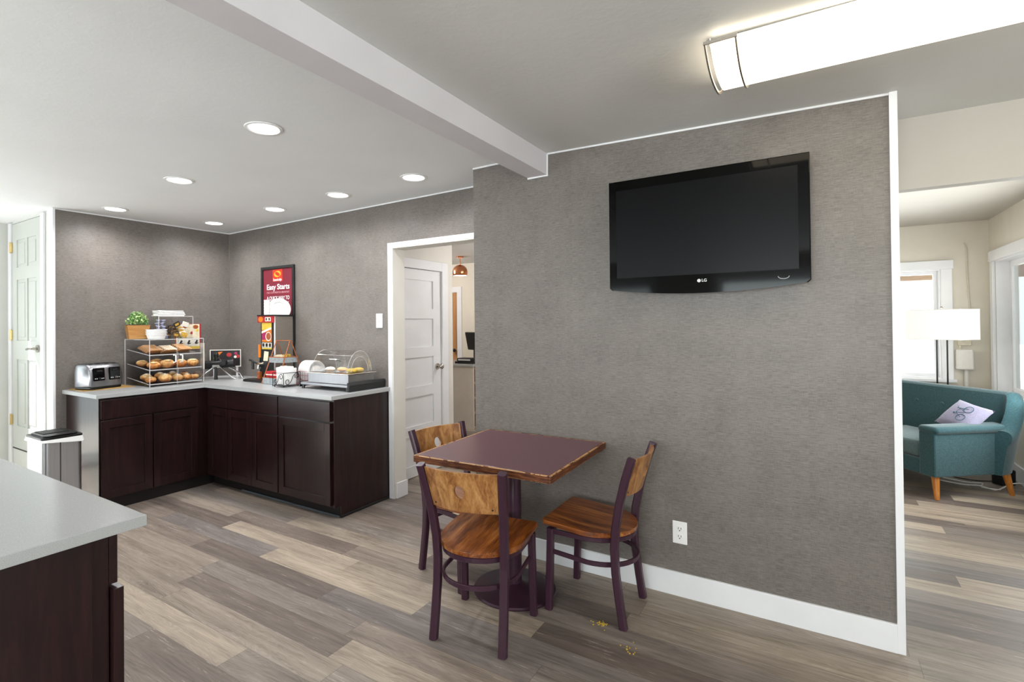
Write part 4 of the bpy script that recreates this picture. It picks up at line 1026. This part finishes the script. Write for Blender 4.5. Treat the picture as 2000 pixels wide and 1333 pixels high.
m = MB(); m.prism([(fx0+.02, 1.10), (fx0+.085, 1.10), (fx0+.10, 1.185), (fx0+.035, 1.19)], TY0-.003, TY0-.002, M4=RX); m.build('cup_picture', M['cream_print'], t)
MB().bounds(TX0-.045, TX0-.012, TY0+.0, TY0+.006, 1.13, 1.25).build('side_label', M['orange'], t)
MB().bounds(TX0-.042, TX0-.004, TY0+.01, TY0+.05, .965, 1.128, bevel=.004).build('side_spout', M['black'], t)
MB().tube([(TX0-.03, TY0-.01, 1.07), (TX0-.06, TY0-.03, 1.085), (TX0-.085, TY0-.035, 1.10), (TX0-.12, TY0-.04, 1.105)], .009, 8).cyl((TX0-.08, TY0-.034, 1.095), (TX0-.075, TY0-.034, 1.02), .012, seg=14).build('lever', M['black'], t, True)
MB().cyl((TX0+.03, TY0-.0005, 1.07), (TX0+.03, TY0-.05, 1.065), .022, .018, seg=20).cyl((TX0+.03, TY0-.05, 1.065), (TX0+.03, TY0-.056, 1.03), .012, seg=16).build('tap', M['chrome'], t, True)
MB().bounds(TX0-.040, TX0-.008, TY0-.005, TY0+.009, 1.02, 1.07).build('side_plate', M['steel'], t)
MB().bounds(TX0-.02, TX0+.015, TY0-.030, TY0-.002, .933, 1.0, bevel=.004).build('cereal_window', M['cereal'], t)
MB().prism([(TX0-.16, TY0-.005), (TX0-.13, TY0-.10), (TX1-.03, TY0-.10), (TX1-.01, TY0-.001), (TX0-.10, TY0+.05)], .9105, .932, bevel=.005).build('drip_tray', M['black'], t)
# plates and bowls standing on the dispenser
TT = 1.466
def plate(r=.115):
    return MB().lathe([(0, 0), (r*.62, 0), (r*.72, .010), (r*.98, .020), (r, .021), (r*.97, .023), (r*.70, .0135), (r*.61, .0035), (0, .0035)], seg=48).build('foam_plate', M['foam'], None, True)
p0 = plate(.105)
for k in range(4):
    o = p0 if k == 0 else p0.copy()
    if k: col.objects.link(o)
    tilt = math.radians(86); rz = math.radians(45)
    o.rotation_euler = (tilt, 0, rz)
    off = Vector((math.sin(rz), -math.cos(rz), 0))
    base = Vector((-2.353, .247, TT)) - off*(.024-.008*k)
    o.location = base+Vector((0, 0, .105*math.sin(tilt)+.003))
    tag(o, 'white foam plate facing out at the front of the row on the dispenser' if k == 3 else 'white foam plate behind the front one on the dispenser', 'plate', None if k == 3 else 'foam plates behind the front one on the dispenser')
b1 = None
for k in range(5):
    if b1 is None: b1 = MB().lathe([(0, 0), (.019, 0), (.027, .082), (.029, .084), (.027, .086), (.025, .084), (.018, .004), (0, .004)], seg=32).build('foam_cup', M['foam'], None, True); o = b1
    else: o = b1.copy(); col.objects.link(o)
    o.location = (-2.408, .156, TT+.001+.0275*k)
    tag(o, 'white foam cup in the stack left of the plates on the dispenser', 'cup', 'foam cups on the dispenser')

# ------------------------------------------------------------------ copper tiered stand
t = thing('tiered_stand', 'two tier copper wire stand with galvanised trays', 'stand', (-2.135, .128, .9105))
for x in (-.103, .115):
    MB().tube([(x, -.15, .004), (x*.86, -.006, .376), (x*.86, .006, .378), (x, .15, .004)], .0042, 8).build('wire_frame', M['copper_wire'], t, True)
MB().tube([(-.089, 0, .379), (.099, 0, .379)], .0042, 8).build('handle_bar', M['copper_wire'], t, True)
def tray(z, w, d, h):
    m = MB(); m.bounds(-w, w, -d, d, z, z+.003); m.bounds(-w, w, -d, -d+.003, z+.003, z+h); m.bounds(-w, w, d-.003, d, z+.003, z+h); m.bounds(-w, -w+.003, -d+.003, d-.003, z+.003, z+h); m.bounds(w-.003, w, -d+.003, d-.003, z+.003, z+h)
    o = m.build('tray', M['galv'], t)
    MB().tube([(-w, -d, z+h), (w, -d, z+h), (w, d, z+h), (-w, d, z+h)], .004, 6, closed=True).build('tray_rim', M['copper_wire'], o)
tray(.185, .098, .078, .048); tray(.002, .100, .142, .055)
o = thing('packet_tub', 'small clear tub of tea bags on the upper copper tray', 'tub', (-2.135, .128, .9105+.1885))
m = MB(); m.bounds(-.08, .08, -.06, -.057, 0, .07); m.bounds(-.08, .08, .057, .06, 0, .07); m.bounds(-.08, -.077, -.057, .057, 0, .07); m.bounds(.077, .08, -.057, .057, 0, .07); m.bounds(-.08, .08, -.06, .06, 0, .002); m.build('tub', M['acrylic'], o)
q0 = None
for k in range(10):
    if k % 5 == 0:
        mt = M['cream_print'] if k == 0 else M['tea_gold']
        q0 = MB().box((0, 0, 0), (.045, .006, .05), bevel=.002).build('tea_bag', mt); o = q0
    else: o = q0.copy(); col.objects.link(o)
    o.location = (-2.135-.047+(k % 2)*.052+.02*(k//5), .128-.045+.0095*k, .9105+.1915+.027+.004*((k*3) % 4)); o.rotation_euler = (0, random.uniform(-.12, .12), 0)
    tag(o, ('cream' if k < 5 else 'gold')+' tea bag standing in the tub on the upper copper tray', 'tea bag', ('cream' if k < 5 else 'gold')+' tea bags in the upper tray tub')
q0 = None
for k in range(4):
    if q0 is None:
        q0 = MB().box((0, 0, .052), (.044, .08, .104), bevel=.003).build('sugar_box', M['redprint'])
        MB().box((.0, -.0405, .075), (.044, .0008, .010)).build('box_label', M['printwhite'], q0); o = q0
    else: o = copy_tree(q0)
    o.location = (-2.135-.072+.048*k, .128-.075, .9105+.0058); 
    tag(o, 'red carton in the row on the lower copper tray', 'carton', 'red cartons on the lower copper tray')
q0 = None
for k in range(4):
    if q0 is None: q0 = MB().box((0, 0, .02), (.042, .09, .04), bevel=.003).build('sugar_packet_bundle', M['magenta']); o = q0
    else: o = q0.copy(); col.objects.link(o)
    o.location = (-2.135-.072+.048*k, .128+.045, .9105+.0058)
    tag(o, 'pink packet bundle behind the red cartons on the lower copper tray', 'packets', 'pink bundles on the lower copper tray')

# ------------------------------------------------------------------ napkin basket
bx0, bx1, by0, by1 = -1.957, -1.815, -.112, .055
t = thing('napkin_basket', 'black scrolled iron basket holding white napkins', 'basket', ((bx0+bx1)/2, (by0+by1)/2, .9105))
wx, wy, zb_, zt_ = (bx1-bx0)/2, (by1-by0)/2, .014, .118
for z in (zb_, zt_):
    MB().bar([(-wx, -wy, z), (wx, -wy, z), (wx, wy, z), (-wx, wy, z)], .005, .005, closed=True).build('rim' if z > .1 else 'bottom_rim', M['iron'], t)
for x in (-wx, wx):
    for y in (-wy, wy):
        MB().bar([(x, y, .006), (x, y, zt_+.002)], .005, .005).build('corner_post', M['iron'], t)
        MB().ball((x*.86, y*.86, .0062), .0058, seg=10).build('foot', M['iron'], t, True)
MB().bounds(-wx, wx, -wy, wy, zb_-.001, zb_+.001).build('floor_mesh', M['iron'], t)
def scroll(w):   # an S curve with curled ends in the u-z plane
    zc_ = .066; cu_, cz_ = -w*.50, zc_-.020; p = []
    for i in range(23):
        a_ = math.radians(-60+330*i/22); r_ = .007+.019*(i/22)
        p.append((cu_+r_*math.cos(a_), cz_+r_*math.sin(a_)))
    for k_ in (.35, .7): p.append((cu_*(1-k_)+w*.10*k_, p[22][1]*(1-k_)+zc_*k_-.004))
    return p+[(-x, 2*zc_-z) for x, z in p][::-1]
for ax in ('x', 'y'):
    for s in (-1, 1):
        ww = wx if ax == 'x' else wy
        pts = [((u, s*wy, z) if ax == 'x' else (s*wx, u, z)) for u, z in scroll(ww)]
        MB().tube(pts, .0026, 6).build('scroll', M['iron'], t, True)
n0 = None
for k in range(9):
    if n0 is None:
        n0 = MB().box((0, 0, .066), (.011, .13, .132), bevel=.005).build('paper_napkin', M['paper'], None, True); o = n0
    else: o = n0.copy(); col.objects.link(o)
    o.location = ((bx0+bx1)/2-.054+.0135*k, (by0+by1)/2, .9105+.0155); o.rotation_euler = (random.uniform(-.10, .10), random.uniform(-.03, .03), random.uniform(-.03, .03)); o.scale = (1, random.uniform(.72, .98), random.uniform(.92, 1.2))
    tag(o, 'white napkin standing in the black iron basket', 'napkin', 'napkins in the iron basket')

# ------------------------------------------------------------------ plates in a rose wire rack
t = thing('plate_rack', 'rose coloured wire rack holding a row of foam plates beside the warmer', 'rack', (-1.875, .215, .9105))
m = MB()
for z in (.004, .04, .08, .115): m.tube([(-.11, -.10, z), (.11, -.10, z), (.11, .10, z), (-.11, .10, z)], .0018, 5, closed=True)
for k in range(8):
    u = -.11+.22*k/7; v = -.10+.20*k/7
    m.tube([(u, -.10, .004), (u, -.10, .115)], .0014, 5); m.tube([(.11, v, .004), (.11, v, .115)], .0014, 5); m.tube([(-.11, v, .004), (-.11, v, .115)], .0014, 5); m.tube([(u, -.10, .004), (u, .10, .004)], .0014, 5)
m.build('wire_basket', M['zinc'], t)
p1 = plate(.094)
for k in range(12):
    o = p1 if k == 0 else p1.copy()
    if k: col.objects.link(o)
    o.rotation_euler = (math.radians(84), 0, math.radians(90)); o.location = (-1.945+.0125*k, .215, .9105+.105+.003)
    tag(o, 'white foam plate standing in the rose wire rack', 'plate', 'foam plates in the wire rack')

# ------------------------------------------------------------------ roll-top warmer
t = thing('rolltop_warmer', 'steel roll-top food warmer with a clear dome on a black ended base', 'warmer', (-1.395, .14, .9105))
MB().bounds(-.285, .264, -.19, .17, .030, .052, bevel=.003).build('base_shelf', M['steel_h'], t)
for x in (-.272, .235):
    for y in (-.17, .15): MB().cyl((x, y, .0005), (x, y, .0298), .014, .011, seg=14).build('foot', M['black'], t)
MB().bounds(-.292, -.2855, -.195, .18, .012, .055, bevel=.002).build('end_rail', M['black'], t)
MB().prism([(.2655, .0005), (.287, .0005), (.290, .05), (.283, .068), (.2655, .070)], -.198, .205, M4=Matrix(((1, 0, 0, 0), (0, 0, 1, 0), (0, 1, 0, 0), (0, 0, 0, 1))), bevel=.003).build('end_rail', M['matte_black'], t)
MB().bounds(-.20, .262, -.18, .10, .0525, .128, bevel=.003).build('pan_body', M['steel_h'], t)
MB().bounds(-.215, .272, -.195, .118, .1285, .136, bevel=.002).build('pan_rim', M['nickel'], t)
R_, cyy, czz = .128, -.037, .137
m = MB(); n_ = 24; ends = []
for x in (-.165, .235):
    ends.append([m.b.verts.new((x, cyy-R_*math.cos(PI*i/n_), czz+.006+.165*math.sin(PI*i/n_))) for i in range(n_+1)])
for i in range(n_): m.b.faces.new((ends[0][i], ends[0][i+1], ends[1][i+1], ends[1][i]))
m.build('dome', M['dome'], t, True)
for x in (-.165, .235):
    m = MB(); pts = [(cyy-R_*math.cos(PI*i/n_), czz+.006+.165*math.sin(PI*i/n_)) for i in range(n_+1)]
    m.prism(pts, 0, .003, M4=Matrix.Translation((x, 0, 0)) @ Matrix(((0, 0, 1, 0), (1, 0, 0, 0), (0, 1, 0, 0), (0, 0, 0, 1)))); m.build('dome_end', M['dome'], t)
m = MB()
for rr_ in (1.0, .72):
    m.tube([(.2395, cyy-R_*rr_*math.cos(PI*i/n_), czz+.006+.165*rr_*math.sin(PI*i/n_)) for i in range(n_+1)], .0013, 6)
m.tube([(-.165, cyy-R_*math.cos(PI*i/n_), czz+.006+.165*math.sin(PI*i/n_)) for i in range(n_+1)], .0013, 6)
m.tube([(-.165, cyy-R_*.62, czz+.006+.13), (.237, cyy-R_*.62, czz+.006+.13)], .0011, 6)
m.build('dome_ribs', M['dome_edge'], t, True)
for k, (x, y, nm, mt, lb) in enumerate(((-1.20, .06, 'egg_pastry', 'egg', 'yellow egg pastry at the right front under the warmer dome'), (-1.215, .15, 'egg_pastry', 'egg', 'yellow egg pastry at the right rear under the warmer dome'), (-1.35, .10, 'baked_roll', 'bread', 'tan roll in the middle under the warmer dome'), (-1.48, .09, 'baked_roll', 'bread_w', 'pale roll at the left under the warmer dome'))):
    o = MB().ball((0, 0, .017), .046, (1.05, .85, .38), 18, jitter=.06).build(nm, M[mt], None, True); o.location = (x, y, .9105+.1365)
    tag(o, lb, 'pastry', 'food under the warmer dome')

# ------------------------------------------------------------------ sofa, cushion, lamp in the bay
ang = math.atan2(.64, .77)-PI/2        # local +y = toward the back of the sofa
t = thing('sofa', 'teal fabric sofa with buttoned back and honey wooden legs across the bay corner', 'sofa', (2.647, 2.59, 0), math.radians(40)-PI/2)
# local: front right leg at the origin, +y runs back, -x... width runs to local -x (away from the viewer)
SW = 1.50
MB().bounds(-SW+.131, -.101, -.035, .62, .178, .30, bevel=.008).build('base_frame', M['sofa'], t)
m = MB(); m.bounds(-SW+.13, -SW/2-.004, -.03, .52, .305, .435, bevel=.035, seg=4); m.build('seat_cushion', M['sofa_seat'], t, True)
m = MB(); m.bounds(-SW/2+.004, -.105, -.03, .52, .305, .435, bevel=.035, seg=4); m.build('seat_cushion', M['sofa_seat'], t, True)
for s, x0 in ((1, -.10), (-1, -SW)):
    xm = x0+.065
    m = MB(); m.bounds(x0, x0+.13, -.045, .60, .178, .53, bevel=.012); m.build('arm', M['sofa'], t)
    m = MB(); m.box((xm+.005*s, .30, .545), (.165, .70, .062), bevel=.03, seg=4); m.build('arm_pad', M['sofa'], t, True)
# wrap-around back: curved shell
path = []; yb = .68
for i in range(25):
    a_ = PI/2*i/24; path.append((-.07+.12*math.cos(a_)-.0, .50+.20*math.sin(a_), i/24))
for i in range(25):
    a_ = PI/2+PI/2*i/24; path.append((-SW+.08+.12*math.cos(a_), .50+.20*math.sin(a_), 1-i/24))
m = MB(); rings = []
for x, y, k in path:
    dx, dy = (x-max(min(x, -.10), -SW+.10)), y-.45
    l = math.hypot(dx, dy) or 1; nx, ny = dx/l, dy/l
    kk = min(1, k*1.15); zt = .535+.285*(kk*kk*(3-2*kk))
    th = .085
    sec = [(th, .31), (th, .40), (th*.98, .48), (th*.95, zt-.045), (th*.98, zt-.02), (th+.014, zt-.006), (th+.035, zt), (th+.065, zt+.001), (th+.092, zt-.006), (th+.110, zt-.022), (th+.116, zt-.048), (th+.110, zt-.09), (th+.090, .42), (th+.072, .30), (th+.060, .19), (th+.05, .181), (th, .181)]
    rings.append([m.b.verts.new((x+nx*(o_-.12), y+ny*(o_-.12)+((z_-.3)*.10 if o_ > 0 else 0)*ny, z_)) for o_, z_ in sec])
for A_, B_ in zip(rings, rings[1:]):
    for j in range(len(A_)): m.b.faces.new((A_[j], A_[(j+1) % len(A_)], B_[(j+1) % len(A_)], B_[j]))
m.b.faces.new(rings[0][::-1]); m.b.faces.new(rings[-1])
m.build('backrest', M['sofa'], t, True)
m = MB()
for k in range(5): MB().ball((-.27-.24*k, .643, .665), .013, (1, .5, 1), 12).build('button', M['sofa'], t, True)
m.b.free()
for x, y, dx, dy in ((-.015, .01, .02, -.015), (-.01, .645, .012, .02), (-SW+.04, .01, -.02, -.015), (-SW+.04, .645, -.012, .02)):
    MB().cyl((x, y, .1775), (x+dx*1.6, y+dy*1.6, .0005), .027, .016, seg=20).build('leg', M['legwood'], t, True)
def pillow_mesh():
    m = MB(); N = 14; top, bt = [], []
    for sgn, arr in ((1, top), (-1, bt)):
        for i in range(N+1):
            row = []
            for j in range(N+1):
                u, v = 2*i/N-1, 2*j/N-1
                h_ = .065*((1-u*u)*(1-v*v))**.45
                pin = 1-.06*(1-abs(u))*abs(v)-.06*(1-abs(v))*abs(u)
                row.append(m.b.verts.new((.20*u*(1-.05*(1-v*v)*0)*pin, .20*v*pin, sgn*h_)))
            arr.append(row)
    for arr in (top, bt):
        for i in range(N):
            for j in range(N): m.b.faces.new((arr[i][j], arr[i+1][j], arr[i+1][j+1], arr[i][j+1]))
    bmesh.ops.remove_doubles(m.b, verts=m.b.verts, dist=1e-5)
    return m
pl = thing('cushion', 'lilac grey cushion with a bicycle print leaning inside the sofa arm', 'cushion', (0, 0, 0))
pillow_mesh().build('cover', M['pillow'], pl, True)
m = MB()
for cx_, cy_ in ((-.075, -.05), (.055, -.05)): m.tube([(cx_+.045*math.cos(2*PI*i/20), cy_+.045*math.sin(2*PI*i/20), .069-abs(cx_)*.05) for i in range(20)], .003, 5, closed=True)
m.tube([(-.075, -.05, .070), (-.03, .03, .072), (.04, .025, .072), (-.01, -.05, .074), (-.03, .03, .072)], .003, 5); m.tube([(.055, -.05, .070), (.035, .06, .070), (.06, .065, .069)], .003, 5); m.tube([(-.035, .04, .071), (-.05, .05, .070)], .006, 5)
m.build('bicycle_print', M['teal_print'], pl)
# placed after the camera-independent sofa frame is known
S = Matrix.Translation((2.647, 2.59, 0)) @ Matrix.Rotation(math.radians(40)-PI/2, 4, 'Z')
nz = Vector((-.42, -.55, .74)).normalized(); xa = Vector((.86, -.50, .0)); xa = (xa-nz*xa.dot(nz)).normalized(); ya = nz.cross(xa)
q_ = math.radians(68); xa, ya = math.cos(q_)*xa+math.sin(q_)*ya, -math.sin(q_)*xa+math.cos(q_)*ya
pl.rotation_euler = Matrix((xa, ya, nz)).transposed().to_euler(); pl.location = (2.885, 2.985, .615); pl.scale = (.70, .70, .9)

lp = thing('floor_lamp', 'floor lamp with a glowing white box shade on a slim black frame behind the sofa', 'lamp', (2.905, 3.98, 0), math.radians(-40))
m = MB(); hw_, hd_, z0_, z1_ = .235, .14, 1.225, 1.515
for q in ((-hw_, hw_, -hd_, -hd_+.004), (-hw_, hw_, hd_-.004, hd_), (-hw_, -hw_+.004, -hd_, hd_), (hw_-.004, hw_, -hd_, hd_)): m.bounds(q[0], q[1], q[2], q[3], z0_, z1_)
m.build('lamp_shade', M['shade'], lp)
m = MB()
for z in (z0_, z1_): m.bar([(-hw_, -hd_, z), (hw_, -hd_, z), (hw_, hd_, z), (-hw_, hd_, z)], .006, .006, closed=True)
m.build('shade_trim', M['paper'], lp)
for x in (-.045, .045): MB().bar([(x, 0, .02), (x, 0, 1.26)], .012, .012).build('post', M['black'], lp)
MB().bounds(-.051, .051, -.006, .006, 1.255, 1.268).build('cross_bar', M['black'], lp)
MB().bounds(-.14, .14, -.09, .09, .0005, .02, bevel=.004).build('base', M['black'], lp)
MB().cyl((0, 0, 1.2685), (0, 0, 1.30), .015).ball((0, 0, 1.35), .04, seg=14).cyl((0, 0, 1.39), (0, 0, 1.53), .004).ball((0, 0, 1.535), .012, seg=10).build('bulb_holder', M['nickel'], lp, True)

u = thing('utility_box', 'grey white utility box with conduit on the wall beside the window', 'box', (3.132, BY-.001, .905))
MB().bounds(-.066, .066, -.07, -.0005, 0, .205, bevel=.012).build('housing', M['box'], u)
MB().cyl((.015, -.02, -.905+.141), (.015, -.02, -.0005), .018, seg=16).build('conduit', M['box'], u)
MB().bounds(-.05, .056, -.03, -.0005, .245, .30, bevel=.004).build('junction_plate', M['cable'], u)
MB().tube([(-.03, -.03, .205), (-.03, -.035, .225), (-.03, -.02, .246)], .008, 8).build('connector', M['cable'], u)
o = MB().tube([(3.145, BY-.012, 2.20), (3.152, BY-.02, 2.19), (3.165, BY-.022, 2.14), (3.166, BY-.012, 2.05), (3.168, BY-.010, 1.9), (3.176, BY-.010, 1.7), (3.186, BY-.010, 1.5), (3.188, BY-.010, 1.3), (3.186, BY-.012, 1.215)], .006, 6).build('wall_cable', M['cable'], None, True)
tag(o, 'beige cable hanging down the cream wall above the lamp shade', 'cable')
o = MB().bounds(0, .13, 0, .09, 0, .13, bevel=.01).build('power_adapter', M['black']); o.location = (3.17, 3.30, .0005); o.rotation_euler = (0, 0, .6)
tag(o, 'black power adapter on the floor behind the sofa leg', 'adapter')
def cable(pts, r, mat, lb):
    P = []
    n = len(pts)
    for i in range(n-1):
        p0_, p1_, p2_, p3_ = [Vector(pts[max(0, min(n-1, j))]) for j in (i-1, i, i+1, i+2)]
        for k in range(8):
            s_ = k/8; P.append(.5*((2*p1_)+(-p0_+p2_)*s_+(2*p0_-5*p1_+4*p2_-p3_)*s_**2+(-p0_+3*p1_-3*p2_+p3_)*s_**3))
    P.append(Vector(pts[-1])); o = MB().tube(P, r, 6).build('floor_cable', mat, None, True); return tag(o, lb, 'cable', 'cables on the floor by the sofa')
cable([(2.75, 3.25, .006), (2.9, 3.18, .006), (3.02, 3.2, .006), (3.1, 3.12, .006), (3.22, 3.22, .05), (3.30, 3.05, .10)], .005, M['cable_w'], 'white cable looping up to the right behind the sofa leg')
cable([(2.80, 3.35, .006), (2.95, 3.28, .006), (3.05, 3.30, .006), (3.02, 3.16, .006), (3.13, 3.14, .006)], .005, M['cable_w'], 'white cable coiled on the floor left of the adapter')
cable([(2.85, 3.45, .005), (3.0, 3.38, .005), (3.12, 3.42, .005), (3.2, 3.42, .02)], .004, M['cable_b'], 'black cable on the floor behind the adapter')

# ------------------------------------------------------------------ lobby beyond the opening
t = thing('pendant_lamp', 'copper globe pendant lamp hanging in the room beyond the opening', 'lamp', (-2.53, 3.5, 0))
MB().cyl((0, 0, 2.398), (0, 0, 2.4195), .055, seg=28).build('canopy', M['copper'], t, True)
MB().cyl((0, 0, 2.28), (0, 0, 2.398), .006).build('stem', M['copper'], t)
m = MB(); n_ = 18; m.lathe([(.112*math.sin(a_), 2.185+.112*math.cos(a_)) for a_ in [math.radians(4+112*i/n_) for i in range(n_+1)]], seg=36); m.build('globe', M['copper'], t, True)
MB().lathe([(0, 2.15), (.098, 2.137)], seg=30).build('diffuser', M['pend_in'], t)
t = thing('reception_desk', 'pale reception desk with wooden shelves in the room beyond the opening', 'desk', (0, 0, 0))
MB().bounds(-2.75, -2.02, 3.0, 3.03, .0005, .845).build('front_panel', M['desk'], t)
MB().bounds(-2.78, -1.97, 2.97, 3.75, .8455, .875, bevel=.003).build('desk_top', M['quartz'], t)
MB().bounds(-2.75, -2.02, 3.0305, 3.72, .0005, .845).build('carcass', M['shelfwood'], t)
for z in (.02, .22, .42, .62, .82): MB().bounds(-2.0195, -1.99, 3.03, 3.72, z-.012, z+.012).build('shelf_edge', M['door_wood'], t)
MB().bounds(-2.0195, -1.99, 3.0, 3.0295, .0005, .845).build('corner_post', M['desk'], t)
t = thing('monitor', 'black computer monitor seen side-on on the reception desk', 'monitor', (-2.19, 3.35, .8755), math.radians(-25))
MB().box((0, 0, .30), (.40, .035, .26), bevel=.01, rot=(.2, 0, 0)).build('display', M['black'], t)
MB().bounds(-.03, .03, -.0, .03, .012, .24).build('stand', M['black'], t); MB().bounds(-.1, .1, -.07, .10, .0005, .0115, bevel=.003).build('stand_base', M['black'], t)
t = thing('receipt_printer', 'low black printer in front of the monitor on the reception desk', 'printer', (-2.20, 3.12, .8755))
MB().bounds(-.13, .17, -.06, .12, .0005, .03, bevel=.004).build('base', M['black'], t); MB().bounds(-.10, .17, -.05, .12, .0305, .075, bevel=.006).build('lid', M['matte_black'], t)
MB().bounds(-.08, .12, -.052, -.0505, .042, .062).build('paper_slot', M['txt_grey'], t)

# ------------------------------------------------------------------ light
def area(name, loc, rot, sx, sy, e, c=(1, 1, 1)):
    l = bpy.data.lights.new(name, 'AREA'); l.shape = 'RECTANGLE'; l.size = sx; l.size_y = sy; l.energy = e; l.color = c
    o = bpy.data.objects.new(name, l); col.objects.link(o); o.location = loc; o.rotation_euler = rot; return o
CO = (.94, .985, 1.0)
area('daylight_left', (XL+.03, (WY0+WY1)/2-.25, 1.0), (0, -PI/2-.9, 0), 1.7, 1.3, 44, (.93, .98, 1))
area('fill_back', (-1.5, YB+.04, 1.45), (PI/2+.5, 0, 0), 2.1, 1.25, 62, CO)  # added fill behind the camera, tilted up to brighten the ceiling
area('fill_back', (1.8, YB+.04, 1.45), (PI/2+.42, 0, 0), 2.3, 1.25, 150, CO)  # second added fill behind the camera, also tilted upward
area('fill_right', (XR-.04, -2.4, 1.45), (0, PI/2+.25, 0), 1.25, 2.3, 52, CO)  # added fill from the right for the beam face and floor
area('daylight_bay', (2.45, BY+.75, 1.4), (-PI/2, 0, 0), 1.6, 1.6, 50, CO)
area('daylight_bay', (BX-.06, 2.4, 1.35), (0, PI/2, 0), 1.2, 1.3, 48, CO)
def point(name, loc, e, c=(1, 1, 1), r=.1):
    l = bpy.data.lights.new(name, 'POINT'); l.energy = e; l.color = c; l.shadow_soft_size = r
    o = bpy.data.objects.new(name, l); col.objects.link(o); o.location = loc; return o
point('lobby_lamp', (-.25, 1.9, 1.9), 26, (1, .98, .97), .35)
point('lobby_lamp', (-1.2, 3.0, 2.1), 14, (1, .97, .94), .3)
point('lobby_lamp', (-3.3, 3.0, 2.2), 40, (1, .95, .9), .25)
point('bay_fill', (1.4, 2.2, 1.6), 13, (1, .98, .96), .2)  # added fill with no fixture, hidden behind the television wall
point('shade_lamp', (2.905, 3.98, 1.36), 3, (1, .97, .93), .08)
s = bpy.data.lights.new('sun', 'SUN'); s.energy = 34; s.angle = math.radians(.6); s.color = (1, .97, .92)
o = bpy.data.objects.new('sun', s); col.objects.link(o); d = Vector((1, .62, -1.08)); o.rotation_euler = d.to_track_quat('-Z', 'Y').to_euler(); o.location = (-8, -6, 6)

w = bpy.data.worlds.new('sky'); scene.world = w; w.use_nodes = True
bg = w.node_tree.nodes['Background']; bg.inputs[0].default_value = (.92, .97, 1, 1); bg.inputs[1].default_value = 2.0

# ------------------------------------------------------------------ camera
cam = bpy.data.cameras.new('camera'); co = bpy.data.objects.new('camera', cam); col.objects.link(co)
F, CX, CY = 1022.84, 926.07, 624.10
yaw, pitch, roll = .5787, .0081, -.0099
fw = Vector((-math.sin(yaw)*math.cos(pitch), math.cos(yaw)*math.cos(pitch), math.sin(pitch)))
rt = Vector((math.cos(yaw), math.sin(yaw), 0)); up = rt.cross(fw)
r_ = math.cos(roll)*rt+math.sin(roll)*up; u_ = -math.sin(roll)*rt+math.cos(roll)*up
mw = Matrix((r_, u_, -fw)).transposed().to_4x4(); mw.translation = Vector((1.871, -2.8693, 1.425))
co.matrix_world = mw
cam.sensor_width = 36; cam.sensor_fit = 'HORIZONTAL'; cam.lens = F/2000*36
cam.shift_x = (1000-CX)/2000; cam.shift_y = (CY-666.5)/2000; cam.clip_start = .05; cam.clip_end = 200
scene.camera = co
scene.view_settings.view_transform = 'Standard'
scene.view_settings.look = 'None'
scene.view_settings.exposure = 0.06
